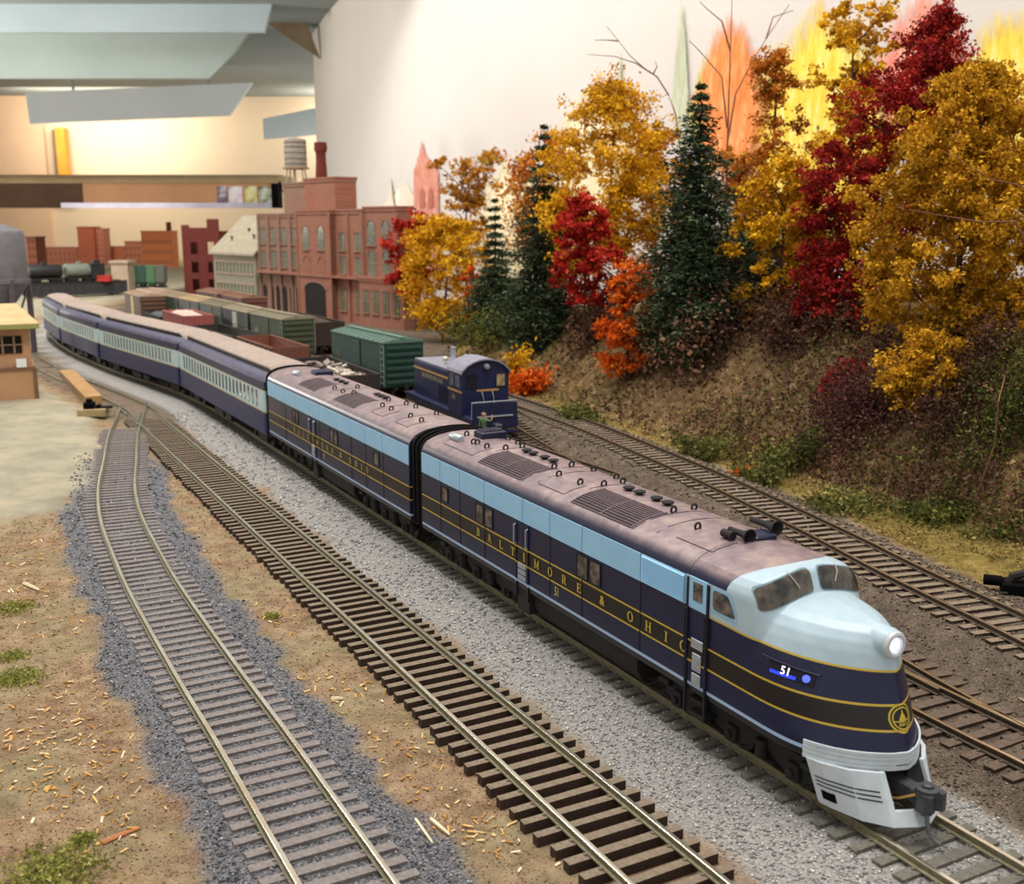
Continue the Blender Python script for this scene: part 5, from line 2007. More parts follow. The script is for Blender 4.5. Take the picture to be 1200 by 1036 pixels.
cb = thing('caboose', 'small black caboose-like car with a red roof at the end of the girder bridge', 'caboose', (cb_.x + 6, cb_.y, 25), ang)
MB().bbox(-12, 12, -12, 12, 5, 30, .5).build('body', tank_m, cb)
MB().bbox(-13, 13, -13, 13, 30, 33, .8).build('roof', tank_m, cb)
MB().bbox(-6, 6, -7, 7, 33, 39, .5).build('cupola', tank_m, cb)
ab = at_depth(140, 318, 2100)
abm = thing('bridge_abutment', 'pale stone abutment tower between the girder bridge and the green hoppers', 'abutment', (ab.x, ab.y, -4))
MB().box(-16, 16, 0, 40, 0, 58).build('shaft', mat('abutment_stone', '#b9a58f', '#a08d78', 60, 0.9), abm)
MB().box(-19, 19, -3, 43, 58, 63).build('cap', MATS['abutment_stone'], abm)
rk = at_depth(120, 327, 1984)
rkc = thing('crate_stack', 'flat bright red crate on the girder bridge beside the stone abutment', 'crate', (rk.x, rk.y, 25))
MB().bbox(-13, 13, 0, 16, 0, 9, .6).build('crate_body', mat('crate_red', '#c23a34', '#a83028', 200), rkc)
MB().bbox(-12.8, 12.8, -.8, 16.8, 9, 11, .4).build('crate_lid', MATS['crate_red'], rkc)
for k, c in enumerate(('#4a7a58', '#3f5a4c', '#58805c', '#6a6f66')):
    p = at_depth(156 + k * 11, 322, 2150 + k * 4)
    t = thing('hopper_car', ['mid green', 'dark green', 'bright green', 'grey'][k] + ' hopper car in the far row right of the stone abutment', 'hopper car', (p.x, p.y, 0), math.radians(6), 'far row of hopper cars')
    MB().loft([[(x, y, z) for x, y in ((-8.5, -15), (8.5, -15), (8.5, 15), (-8.5, 15))] if False else [(-8.5 * q, -15 * q, z), (8.5 * q, -15 * q, z), (8.5 * q, 15 * q, z), (-8.5 * q, 15 * q, z)] for q, z in ((.5, 6), (1, 16), (1, 48))], True, True).build('bin', mat('hopper_' + c, c, None, 200, .6), t)
    for x in (-6, 0, 6):
        MB().box(x - .6, x + .6, -16, -15, 14, 48).build('side_post', mat('hopper_' + c, c), t)
    MB().box(-9, 9, -12, 12, 4, 7).build('frame', M_BLK, t)

# ------------------------------------------------------------------ grey silo and tan-roofed shed at the left edge
sp_ = at_depth(-8, 330, 1090)
sg = ground_z(sp_.x, sp_.y)
si = thing('silo', 'grey steel silo on legs with a cone bottom beside the passenger train', 'silo', (sp_.x, sp_.y, sg))
M_SILO = mat('silo_grey', '#77767a', '#636268', 120, 0.6, 0.2)
MB().lathe([(7, 36), (33, 72), (33.5, 76), (33, 122), (31, 126), (10, 134), (3, 135)], (0, 0, 0), 28).build('bin', M_SILO, si, True)
MB().lathe([(34.5, 74), (34.5, 78), (33, 78.5)], (0, 0, 0), 28).build('ring_beam', M_SILO, si)
for a in (-35, 35, 145, 215):
    x, y = 33 * math.cos(math.radians(a)), 33 * math.sin(math.radians(a))
    MB().box(x - 2.2, x + 2.2, y - 2.2, y + 2.2, 0, 78).build('leg', mat('silo_leg', '#5d5558', '#4a4447', 120, 0.7), si)
MB().tube([(33 * math.cos(math.radians(-35)), 33 * math.sin(math.radians(-35)), 30), (33 * math.cos(math.radians(35)), 33 * math.sin(math.radians(35)), 70)], 1.2, 6).build('brace', MATS['silo_leg'], si)
MB().lathe([(5, 12), (7, 36)], (0, 0, 0), 14).build('spout', M_SILO, si)

M_PLY = mat('plywood_tan', '#b98f6b', '#a67e5c', 40, 0.8)
M_ROOFT = mat('straw_roof', '#cdb184', '#b59a6e', 80, 0.9)
A0 = on_z(45, 468, -2)
sd = thing('trackside_shed', 'tan plywood shed with a straw coloured roof, dark window and white notice', 'shed', (A0.x, A0.y, -2), math.radians(26))
MB().box(-150, 0, 0, 60, 0, 24).build('lower_wall', M_PLY, sd)
MB().box(-150, 0, -1.2, 0.2, 23.5, 25.5).build('ledge', mat('ledge_brown', '#7a5a44', None, 100), sd)
MB().box(-150, -2, 2, 60, 25, 58).build('upper_wall', M_PLY, sd)
MB().loft([[(-155, -6, 56), (5, -6, 56), (-8, 62, 67), (-155, 62, 67)], [(-155, -6, 58.5), (5, -6, 58.5), (-8, 62, 69.5), (-155, 62, 69.5)]], True, True).build('roof', M_ROOFT, sd)
MB().box(-155, 5, -6.8, -5.8, 54.8, 58.2).build('roof_edge', mat('roof_edge_green', '#9a9a58', None, 100), sd)
wo = MB().box(-40, -8, 1.2, 2.4, 36, 49).build('window_opening', M_DARK, sd)
for k in range(4):
    MB().box(-38 + k * 8, -36.6 + k * 8, .4, 1.4, 36, 49).build('window_bar', mat('bar_tan', '#8d7258', None, 100), wo)
MB().box(-38.5, -8, .4, 1.4, 42, 43).build('window_bar', MATS['bar_tan'], wo)
MB().box(-13, -6, -1.9, -1.1, 25.5, 32).build('notice', mat('notice_white', '#e6e6e6', '#d6d8da', 300), sd)
for x in (-2, -0.2):
    MB().box(x, x + 1.0, -1.3, 0, 0, 24).build('corner_post', MATS['ledge_brown'], sd)

# board edge of the plaster lot and switch machine on its wooden block
p0, p1 = on_z(88, 438, 0), on_z(122, 470, 0)
dv = Vector((p1.x - p0.x, p1.y - p0.y, 0))
eb = MB().box(0, dv.length, 0, 12, -4, 3.2).build('board_strip', mat('strip_wood', '#b08a58', '#94724a', 60, 0.8))
eb.location = Vector((p0.x - 14, p0.y, 0)) * U
eb.rotation_euler = (0, 0, math.atan2(dv.y, dv.x))
tag(eb, 'long tan wooden strip along the edge of the plaster lot by the siding', 'board')
s0 = on_z(106, 487, -1)
sw = thing('switch_machine', 'black switch machine on a tan wooden block beside the turnout', 'switch machine', (s0.x, s0.y, -1.8), math.radians(8))
MB().bbox(-9, 10, 0, 14, 0, 5, .5).build('wooden_block', mat('block_wood', '#a8966e', '#8d7c58', 100, 0.9), sw)
MB().bbox(-5, 2, 2, 9, 5, 9.5, .6).build('motor', M_DIA, sw)
MB().lathe([(2.2, 9.3), (2.2, 11.5), (1.0, 12)], (-1.5, 5.5, 0), 12).build('motor_cap', M_DIA, sw, True)
MB().box(2, 14, 4, 6.5, 5, 6.6).build('throw_bar', M_BLK, sw)
MB().bbox(3, 6, 3, 9, 5, 7.5, .4).build('bracket', M_DIA, sw)

# black switch stand at the right edge of the layout
q0 = on_z(1188, 680, 2)
qs = thing('switch_stand', 'black switch stand lying on the cinders beside the raised track', 'switch stand', (q0.x, q0.y, ground_z(q0.x, q0.y)), math.radians(-20))
MB().bbox(-4, 12, -3, 6, 0, 4.5, .6).build('gear_case', M_DIA, qs)
MB().lathe([(2.0, -10), (2.0, -4), (1.4, -3.6)], (0, 1, 4.2), 12, 'x').build('solenoid', M_DIA, qs, True)
MB().tube([(-2, 1, 2), (0, 1, 6.5), (4, 1, 8.2), (9, 1, 6), (12, 1, 1)], 1.8, 8).build('cover_arch', M_BLK, qs, True)
MB().tube([(-2, -3, 1), (-12, -5, .8), (-22, -7, .6)], .6, 6).build('throw_rod', M_BLK, qs)
lo = on_z(845, 528, 2)
# ------------------------------------------------------------------ painted backdrop and the room beyond
M_BACK = mat('backdrop_white', '#d3cec9', '#ccc6c0', 4, 0.9, spec=0.1)
bsm = resample(BACK, 30)
BK = [(a, b_) for a, b_, _ in bsm]
nrm = [(-math.sin(h), math.cos(h)) for _, _, h in bsm]
wb_ = MB()
wb_.loft([[(x, y, z) for x, y in BK] for z in (-20, 150, 350, 640)], False)
wb_.loft([[(x + n_[0] * 12, y + n_[1] * 12, z) for (x, y), n_ in zip(BK, nrm)] for z in (-20, 640)], False)
e0, e1 = BK[0], (BK[0][0] + nrm[0][0] * 12, BK[0][1] + nrm[0][1] * 12)
wb_.loft([[(e0[0], e0[1], z), (e1[0], e1[1], z)] for z in (-20, 640)], False)
WB = tag(wb_.build('wall_right', M_BACK, None, 'all'), kind='structure')


def back_hit(px, py, off=2.0):
    r = ray(px, py)
    for (x0, y0), (x1, y1) in zip(BK[:-1], BK[1:]):
        dx, dy = x1 - x0, y1 - y0
        den = r.x * dy - r.y * dx
        if abs(den) < 1e-9:
            continue
        t = (x0 * dy - y0 * dx) / den
        s = (x0 * r.y - y0 * r.x) / den
        if t > 0 and -0.001 <= s <= 1.001:
            p = Vector((0, 0, EYE)) + r * t
            n_ = Vector((dy, -dx, 0)).normalized()
            if n_.dot(r) > 0:
                n_ = -n_
            return p + n_ * off
    return Vector((0, 0, EYE)) + r * 1000


def painting(name, outline, centre, m, off=2.0, rings=6):
    b = MB()
    R = []
    for k in range(rings + 1):
        f = 0.02 + 0.98 * k / rings
        R.append([back_hit(centre[0] + (x - centre[0]) * f, centre[1] + (y - centre[1]) * f, off) for x, y in outline])
    b.loft(R, True)
    o = b.build(name, m, WB, 'all', fix=False)
    a = o.data.attributes.new('edge', 'FLOAT', 'POINT')
    a.data.foreach_set('value', [k / rings for k in range(rings + 1) for _ in outline])
    return o


def blob_outline(cx, cy, rx, ry, seed, n=44, jag=0.09, point=0.0):
    r = random.Random(seed)
    out = []
    for k in range(n):
        a = 2 * math.pi * k / n
        f = 1 + r.uniform(-jag, jag)
        x, y = math.cos(a), math.sin(a)
        if y < 0:
            x *= 1 - point * (-y)
        out.append((cx + rx * f * x, cy + ry * f * y))
    return out


def daub(name, c1, c2, c3, sx=140, sz=30, soft=0.55):
    t = NT(name)
    mp = t.n('ShaderNodeMapping')
    mp.inputs['Scale'].default_value = (sx, sx, sz)
    t.l(t.coord(), mp.inputs[0])
    n = t.noise(1.0, 5, 0.7, mp.outputs[0])
    t.base(t.ramp(n, [(0.32, srgb(c1)), (0.5, srgb(c2)), (0.68, srgb(c3))]))
    t.b.inputs['Roughness'].default_value = 0.9
    t.b.inputs['Specular IOR Level'].default_value = 0.1
    # thin paint: the daubs thin out into the wall at their edge
    at = t.n('ShaderNodeAttribute', attribute_name='edge')
    e = t.math('ADD', at.outputs['Fac'], t.math('MULTIPLY', t.math('SUBTRACT', t.noise(2.2, 3, 0.6, mp.outputs[0]), 0.5), soft))
    t.l(t.math('DIVIDE', t.math('SUBTRACT', 1.0, e), max(soft, .02) * .6, clamp=True), t.b.inputs['Alpha'])
    return t.m


P_OR = daub('daub_orange', '#e0763c', '#ee8f55', '#f4b27a')
P_YE = daub('daub_yellow', '#e8c23c', '#f2d75c', '#f8e9a0')
P_PI = daub('daub_pink', '#e2786c', '#ee9a86', '#f2b6a0')
P_PY = daub('daub_pale_yellow', '#ecd9a0', '#f0e2b8', '#f2ead2')
P_GR = daub('daub_sage', '#a8b092', '#bac0a6', '#d0d3be', 140, 30, .3)
P_TW = daub('daub_brick', '#c07a6a', '#cc8c7a', '#d8a898', 60, 60, .08)
P_HZ = daub('daub_haze', '#dccbb6', '#e2d4c2', '#e8ddcf', 30, 30, .12)
painting('painted_tree', blob_outline(960, 150, 95, 150, 2, point=.35), (960, 150), P_YE, 2.0)
painting('painted_tree', blob_outline(1185, 130, 75, 120, 3, point=.3), (1185, 130), P_YE, 2.0)
painting('painted_tree', blob_outline(857, 118, 44, 105, 1, point=.25), (857, 118), P_OR, 3.0)
painting('painted_tree', blob_outline(1085, 95, 62, 105, 4, point=.25), (1085, 95), P_PI, 3.0)
painting('painted_tree', blob_outline(835, 130, 28, 80, 9, point=.5), (835, 130), daub('daub_lime', '#b9c24a', '#d2d465', '#e6dc86'), 2.4)
painting('painted_tree', blob_outline(605, 265, 55, 78, 5, point=.2), (605, 265), P_PY, 2.0)
painting('painted_tree', blob_outline(700, 190, 60, 90, 7, point=.2), (700, 190), P_PY, 2.0)
painting('painted_cypress', [(801, -8), (806, 40), (810, 110), (806, 180), (795, 180), (790, 110), (796, 40)], (800, 100), P_GR, 3.5)
painting('painted_cypress', [(728, 52), (731, 90), (734, 150), (722, 150), (725, 90)], (728, 110), P_GR, 3.5)
# painted church tower and hazy roofs behind the mill
painting('painted_tower', [(496, 163), (500, 180), (511, 192), (516, 200), (517, 320), (487, 320), (486, 200), (490, 188), (493, 178)], (501, 240), P_TW, 3.0)
painting('painted_tower_arch', [(494, 225), (497, 219), (500, 225), (500, 244), (494, 244)], (497, 234), daub('daub_dusk', '#a86456', '#b06c5e', '#b87868', 60, 60, .08), 4.0)
painting('painted_tower_arch', [(504, 225), (507, 219), (510, 225), (510, 244), (504, 244)], (507, 234), bpy.data.materials['daub_dusk'], 4.0)
painting('painted_roofline', [(448, 320), (448, 240), (458, 228), (459, 205), (461, 228), (470, 216), (478, 212), (488, 230), (492, 320)], (470, 270), P_HZ, 2.0)

# far wall, left wall return, ceiling of the room
M_FAR = mat('wall_cream', '#dccdb9', '#d6c6b0', 3, 0.9, spec=0.1)
tag(MB().box(-3600, 600, 4000, 4020, -700, 900).build('wall_back', M_FAR), kind='structure')
tag(MB().box(-3600, -1690, 3975, 4001, -700, 900).build('wall_left', mat('wall_pinkish', '#e0c4a8', '#d8baa0', 3, 0.9, spec=0.1)), kind='structure')
M_CEIL = mat('ceiling_grey_blue', '#97a2a6', '#8b9699', 3, 0.9, spec=0.1)
cl = MB().prism([(-3600, 1750), (-180, 1750), (-250, 2050), (-355, 2300), (-470, 2700), (-470, 4000), (-3600, 4000)], 578, 600)
tag(cl.build('ceiling', M_CEIL), kind='structure')
# dropped boards under the ceiling
M_BB = mat('board_blue_grey', '#b4c4cc', '#a9bac2', 4, 0.8)
M_BG = mat('board_green_grey', '#b9c9c8', '#aebfbd', 4, 0.8)
M_BW = mat('board_pale', '#dbe4ea', '#d2dce2', 4, 0.8)


def board(label, pts, y, th, m):
    """flat board hung under the ceiling, outline in x and z at depth y"""
    x0, x1 = min(q[0] for q in pts), max(q[0] for q in pts)
    r = thing('valance_board', label, 'board', (0, y, 578))
    MB().prism([(a, c - 578) for a, c in pts], 0, th, 'y').build('panel', m, r)
    if max(q[1] for q in pts) < 578:
        for f in ((0.2, 0.8) if x1 - x0 > 400 else (0.9, 0.97)):
            x = x0 + (x1 - x0) * f
            MB().box(x - 2.5, x + 2.5, th, th + 6, -120, 0).build('hanger', M_CEIL, r)
    return r


board('thin grey valance board nearest under the ceiling', [(-2200, 522), (-518, 522), (-500, 578), (-2200, 578)], 2350, 14, M_BB)
board('wide grey green valance board with a slanted end under the ceiling', [(-2400, 462), (-707, 462), (-644, 520), (-600, 578), (-2400, 578)], 2600, 16, M_BG)
hg = MB()
board('pale blue valance board in front of the lit far wall', [(-1397, 413), (-819, 437), (-748, 527), (-1402, 500)], 3200, 18, M_BW)
board('short blue grey valance board beside the end of the backdrop', [(-789, 393), (-560, 412), (-560, 500), (-789, 455)], 3500, 16, M_BB)
gs = MB().prism([(-560, 578), (-470, 578), (-440, 500)], 2560, 2572, 'y').build('gusset', mat('gusset_brown', '#8a7a68', '#75674f', 20, 0.9))
tag(gs, 'brown triangular wooden gusset where the ceiling meets the backdrop', 'gusset')
for x0, y0, lab in ((-1350, 3180, 'short dark screw hook on the pale blue valance board'),):
    pass

# upper deck: brown fascia with metal edge and a row of photographs
M_FAS = mat('fascia_brown', '#cf9c74', '#bd8a64', 6, 0.7)
ud = thing('upper_deck', 'long brown wooden upper deck with rounded tan top and metal edge strip', 'shelf', (0, 3000, 0))
MB().box(-3400, -640, 0, 14, 186, 240).build('fascia', M_FAS, ud)
MB().box(-3400, -640, 14, 300, 222, 236).build('deck', M_FAS, ud)
tops = [(-10, 238), (-14, 246), (-8, 254), (20, 262), (300, 262), (300, 236)]
MB().loft([[(x, y, z) for y, z in tops] for x in (-3400, -640)], True, True).build('scenery_top', mat('deck_top_tan', '#b49c78', '#a08a68', 20, 0.9), ud, True)
MB().box(-1240, -640, -8, 6, 172, 186).build('metal_edge', mat('alu_strip', '#a9a6b4', '#918e9c', 20, 0.4, 0.5), ud)
MB().box(-3400, -1240, -4, 14, 172, 186).build('wood_edge', mat('fascia_dark', '#5c4232', '#4a3426', 10, 0.8), ud)
MB().box(-3400, -1180, -1.5, 0, 186, 240).build('dark_fascia', MATS['fascia_dark'], ud)


def photo(label, px0, px1, cols, sc_):
    a, b_ = at_depth(px0, 219, 2992), at_depth(px1, 239, 2992)
    t = NT('photo_' + label[:10])
    n = t.noise(sc_, 2, 0.5)
    t.base(t.ramp(n, [(0.36, srgb(cols[0])), (0.5, srgb(cols[1])), (0.64, srgb(cols[2]))]))
    t.b.inputs['Roughness'].default_value = 0.4
    f = thing('photograph', label, 'photograph', (a.x, 2999.5, b_.z - 2), 0, 'photographs on the upper deck fascia')
    MB().box(0, b_.x - a.x, -1.5, 0, 0, a.z - b_.z + 4).build('print', t.m, f)
    MB().box(1.5, b_.x - a.x - 1.5, -1.7, -1.4, 1.5, 4).build('white_margin', mat('photo_margin', '#e8e8e8', None, 50), f)


photo('dark purple photograph with a white figure, first on the upper deck fascia', 253, 266, ('#3a2c48', '#6a5a72', '#e0d8e4'), 25)
photo('pale pink and white photograph on the upper deck fascia', 267, 284, ('#b9a0b4', '#e6dce6', '#f4f0f4'), 30)
photo('photograph with a yellow patch on the upper deck fascia', 286, 301, ('#5c6a58', '#d8cf7a', '#eeeeda'), 28)
photo('green and white photograph last on the upper deck fascia', 302, 319, ('#3a4a34', '#9aa890', '#f0f0ea'), 32)
MB_end = MB().box(-660, -640, -10, 40, 172, 242).build('end_plate', M_DIA, ud)

pp = at_depth(62, 150, 3960)
pq = at_depth(82, 210, 3960)
ps = thing('wooden_post', 'yellow pine post with a dark side standing against the far wall', 'post', (pp.x, 3940, 240))
MB().box(14, pq.x - pp.x, 0, 34, 0, pp.z - 240).build('pine_face', mat('pine_yellow', '#d9a03c', '#c48c30', 30, 0.7), ps)
MB().box(0, 14, 6, 30, 0, pp.z - 246).build('dark_strip', mat('post_dark', '#7a6a50', None, 30), ps)
# ------------------------------------------------------------------ trees and undergrowth


def leaf_mesh(name, P, size, tone, rs, flatten=0.0, tri=False, asp=.62):
    """one small random leaf at every point"""
    k = len(P)
    a = rs.randn(k, 3)
    a[:, 2] *= (1 - flatten)
    a /= np.linalg.norm(a, axis=1, keepdims=True) + 1e-9
    b = rs.randn(k, 3)
    b -= (b * a).sum(1, keepdims=True) * a
    b /= np.linalg.norm(b, axis=1, keepdims=True) + 1e-9
    s = size * (0.55 + 0.9 * rs.rand(k))[:, None]
    if tri:
        V = np.stack([P + a * s, P - a * s * .6 + b * s * .8, P - a * s * .6 - b * s * .8], 1)
        F = np.arange(3 * k).reshape(k, 3)
    else:
        V = np.stack([P + a * s, P + b * s * asp, P - a * s, P - b * s * asp], 1)
        F = np.arange(4 * k).reshape(k, 4)
    return np_mesh(name, V.reshape(-1, 3), F, tone)


PAL = dict(
    yellow=[(0, '#8a5f0e'), (0.3, '#c08a12'), (0.6, '#e0ab1c'), (1, '#f2c83a')],
    gold=[(0, '#6e4c12'), (0.3, '#a87a1a'), (0.6, '#cf9a22'), (1, '#e8bb3c')],
    red=[(0, '#5e100e'), (0.35, '#9a1c16'), (0.7, '#c03024'), (1, '#d9503c')],
    darkred=[(0, '#4c0f10'), (0.35, '#80191a'), (0.7, '#a82a22'), (1, '#c64634')],
    orange=[(0, '#93330c'), (0.35, '#cc5514'), (0.7, '#e8741e'), (1, '#f59a40')],
    rust=[(0, '#7a3a14'), (0.35, '#b5651c'), (0.7, '#d28a2c'), (1, '#c9a24a')],
    mixed=[(0, '#7a5a1c'), (0.3, '#b0701e'), (0.6, '#c8862a'), (1, '#a8963c')],
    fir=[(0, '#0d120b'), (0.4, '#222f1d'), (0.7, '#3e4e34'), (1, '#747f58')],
    moss=[(0, '#3a3c20'), (0.4, '#5e6030'), (0.75, '#807c42'), (1, '#a49a5c')],
    olive=[(0, '#2c3018'), (0.4, '#4c5226'), (0.75, '#6e7034'), (1, '#8c8a4a')],
    umber=[(0, '#2a1c16'), (0.4, '#4c342a'), (0.75, '#6c4c3c'), (1, '#8a6650')],
    plum=[(0, '#2c1a1a'), (0.4, '#4e302e'), (0.75, '#6c4440'), (1, '#8a5a4c')],
    straw=[(0, '#6e5a34'), (0.4, '#97804a'), (0.75, '#b59a62'), (1, '#d0ba86')],
    tuft=[(0, '#6a6e34'), (0.4, '#8f9148'), (0.75, '#b0ac60'), (1, '#ccc486')])
M_LEAF = {k: tone_mat('leaf_' + k, v, 0.85, 0.28 if k not in ('fir',) else 0.1) for k, v in PAL.items()}
M_BARK = mat('bark_brown', '#5c4434', '#3e2c22', 300, 0.95, bump=0.4)
M_TWIG = mat('twig_tan', '#8a6248', '#6c4a36', 300, 0.9)


def ground_hit(px, d):
    p = at_depth(px, 300, d)
    return Vector((p.x, p.y, ground_z(p.x, p.y)))


def leafy_tree(name, label, cat, pal, px, d, top, bot, wpx, blobs, leaves, seed, base_px=None, bias=None, rb=0.17, leaf=2.0, group='autumn trees on the hillside', sparse=False, trunk=True, asp=0.8):
    """crown between the picture rows top and bot at depth d; foliage in clumps on branches"""
    rs = np.random.RandomState(seed)
    zt, zb = at_depth(px, top, d).z, at_depth(px, bot, d).z
    xm = at_depth(px, (top + bot) / 2, d).x
    hw = wpx * d / FPX / 2
    base = ground_hit(base_px or px, d)
    zb = max(zb, base.z + 1)
    root = thing(name, label, cat, base, 0, group)
    H_ = zt - zb
    C = []
    while len(C) < blobs:
        u = rs.rand()
        env = {None: math.sin(math.pi * (0.12 + 0.86 * u)) ** 0.7, 'cone': (1 - u) ** 0.6 * 0.95 + 0.08, 'column': 0.75 + 0.25 * math.sin(u * 9), 'top': 0.35 + 0.65 * u, 'round': math.sqrt(max(1 - (2 * u - 1) ** 2, 0.03))}[bias if isinstance(bias, str) else None]
        a, q = rs.rand() * 2 * math.pi, math.sqrt(rs.rand())
        lean = (px - (base_px or px)) * d / FPX
        C.append(((xm - base.x) + hw * env * q * math.cos(a), hw * asp * env * q * math.sin(a), zb - base.z + H_ * (0.04 + 0.92 * u), hw * rb * (0.7 + 0.7 * rs.rand())))
    C = np.array(C)
    if isinstance(bias, tuple):            # shear the crown sideways from bottom to top (pixels)
        sh = (C[:, 2] - (zb - base.z)) / H_ - 0.5
        C[:, 0] += sh * bias[0] * d / FPX
    # every clump is a spray of smaller ones, so that the outline frays
    sub = 5
    S2 = C[:, None, :3] + rs.randn(blobs, sub, 3) * C[:, None, 3:4] * np.array([.75, .75, .6])
    nb2 = blobs * sub
    S2 = S2.reshape(nb2, 3)
    R2 = np.repeat(C[:, 3], sub) * (0.35 + 0.35 * rs.rand(nb2))
    per = max(5, int(leaves * 1.5) // nb2)
    dirs = rs.randn(nb2, per, 3)
    P = S2[:, None, :] + dirs * R2[:, None, None] * np.array([.8, .8, .55])
    tone = np.clip(0.5 + np.repeat(0.14 * rs.randn(blobs), sub)[:, None] + 0.10 * rs.randn(nb2, 1) + 0.24 * rs.randn(nb2, per), 0, 1)
    fo = link('foliage', leaf_mesh('foliage', P.reshape(-1, 3), leaf * .82, tone.reshape(-1), rs), M_LEAF[pal], root)
    tag(fo, kind='stuff')
    if trunk:
        b = MB()
        tz = zb - base.z + H_ * (0.82 if not sparse else 0.95)
        tx = (xm - base.x)
        shx = (bias[0] * d / FPX * 0.4) if isinstance(bias, tuple) else 0
        rt = max(1.2, H_ * 0.014)
        path = [Vector((0, 0, -2)), Vector((tx * .4, 0, tz * .3)), Vector((tx + rs.randn() * 2, rs.randn() * 2, tz * .62)), Vector((tx + shx + rs.randn() * 3, rs.randn() * 2, tz))]
        b.tube(path, [rt, rt * .85, rt * .6, rt * .25], 7)
        tr = b.build('trunk', M_BARK, root, True)
        idx = rs.choice(blobs, min(blobs, 16), replace=False)
        bb = MB()
        for i in idx:
            c = C[i]
            z0 = max(c[2] - abs(c[0] - tx) * 0.9 - 6, 2)
            f = min(max(z0 / tz, 0), 0.98)
            s0 = path[0].lerp(path[3], f)
            m_ = s0.lerp(Vector(c[:3]), 0.55) + Vector((0, 0, 1.5))
            bb.tube([s0, m_, Vector(c[:3])], [rt * .42, rt * .3, rt * .12], 5)
        tag(bb.build('branches', M_BARK, tr), kind='stuff')
    return root


def fir_tree(label, px, d, top, bot, wpx, tiers, seed, leaf=2.2):
    rs = np.random.RandomState(seed)
    zt = at_depth(px, top, d).z
    base = ground_hit(px, d)
    zb = max(at_depth(px, bot, d).z, base.z + 2)
    hw = wpx * d / FPX / 2
    root = thing('fir_tree', label, 'fir tree', base, 0, 'dark firs on the hillside')
    H_ = zt - base.z
    MB().tube([(0, 0, -2), (0.5, 0, H_ * .5), (0, 0, H_ * .98)], [H_ * .016, H_ * .011, .3], 7).build('trunk', M_BARK, root, True)
    P, T = [], []
    z0 = zb - base.z
    twig = MB()
    for t in range(tiers):
        u = t / (tiers - 1)
        z = z0 + (H_ - z0) * (u ** 0.92)
        R = hw * (1 - u) ** 0.75 * (0.72 + 0.5 * rs.rand()) + 1.2
        nb = max(5, int(11 * (1 - u) + 4))
        for k in range(nb):
            a = 2 * math.pi * (k + rs.rand() * .7) / nb + t
            r_ = R * (0.5 + 0.7 * rs.rand())
            n = int(50 + 330 * (1 - u) * (r_ / hw))
            s = rs.rand(n) ** 0.7
            wob = rs.randn(n, 3) * np.array([1.0, 1.0, .55]) * (1.2 + r_ * .15 * (1 - np.abs(s[:, None] - .6)))
            droop = -0.30 * r_ * s ** 2 + 0.10 * r_ * s
            p = np.stack([math.cos(a) * r_ * s, math.sin(a) * r_ * s, z + droop + (H_ - z0) * .02], -1) + wob
            P.append(p)
            T.append(np.clip(0.22 + 0.40 * s + 0.17 * rs.randn(n) + 0.08 * rs.randn(), 0, 1))  # lit pale tips and inner shade are put into the needle tone
            if t % 2 == 0:
                twig.tube([(0, 0, z), (math.cos(a) * r_ * .5, math.sin(a) * r_ * .5, z + .02 * r_), (math.cos(a) * r_ * .95, math.sin(a) * r_ * .95, z - .2 * r_)], [.7, .5, .2], 4)
    P, T = np.concatenate(P), np.concatenate(T)
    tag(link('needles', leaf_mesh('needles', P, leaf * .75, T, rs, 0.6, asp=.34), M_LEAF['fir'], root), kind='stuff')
    tag(twig.build('boughs', M_BARK, root), kind='stuff')
    return root


def bare_tree(label, base_px, d, strokes, r0=1.1):
    """leafless tree: a trunk and limbs whose courses are given as picture points at its depth"""
    base = ground_hit(base_px, d)
    root = thing('bare_tree', label, 'bare tree', base, 0, 'leafless trees on the hillside')
    rr = random.Random(int(base_px))
    for i, st in enumerate(strokes):
        pts = [at_depth(x, y, d + rr.uniform(-8, 8) * (k > 0)) - base for k, (x, y) in enumerate(st)]
        if i == 0:
            pts = [Vector((0, 0, -2))] + pts
        n = len(pts)
        r1 = r0 if i == 0 else r0 * .62
        MB().tube(pts, [max(.22, r1 * (1 - .8 * k / (n - 1))) for k in range(n)], 6).build('trunk' if i == 0 else 'limb', M_TWIG, root, True)


def shrub(label, pal, px, py, d, wpx, hpx, n, seed, leaf=1.5, name='shrub', group='low shrubs on the hillside'):
    rs = np.random.RandomState(seed)
    p = at_depth(px, py, d)
    base = Vector((p.x, p.y, ground_z(p.x, p.y)))
    w_, h_ = wpx * d / FPX / 2, hpx * d / FPX
    root = thing(name, label, 'shrub', base, 0, group)
    nb = 9
    cen = np.stack([rs.randn(nb) * w_ * .42, rs.randn(nb) * w_ * .35, h_ * (.2 + .6 * rs.rand(nb))], -1)
    i = rs.randint(nb, size=n)
    P = cen[i] + rs.randn(n, 3) * np.array([w_ * .28, w_ * .28, h_ * .20])
    # follow the slope under the shrub
    zg, _ = terrain(P[:, 0] + base.x, P[:, 1] + base.y)
    P[:, 2] = np.maximum(P[:, 2], 0.4) + (zg - base.z)
    T = np.clip(.5 + .16 * rs.randn(nb)[i] + .22 * rs.randn(n), 0, 1)
    tag(link('foliage', leaf_mesh('foliage', P, leaf, T, rs), M_LEAF[pal], root), kind='stuff')
    b = MB()
    for k in range(5):
        c = cen[k]
        b.tube([(0, 0, -1), (c[0] * .5, c[1] * .5, c[2] * .5), tuple(c)], [.7, .5, .2], 4)
    tag(b.build('stems', M_BARK, root), kind='stuff')
    return root


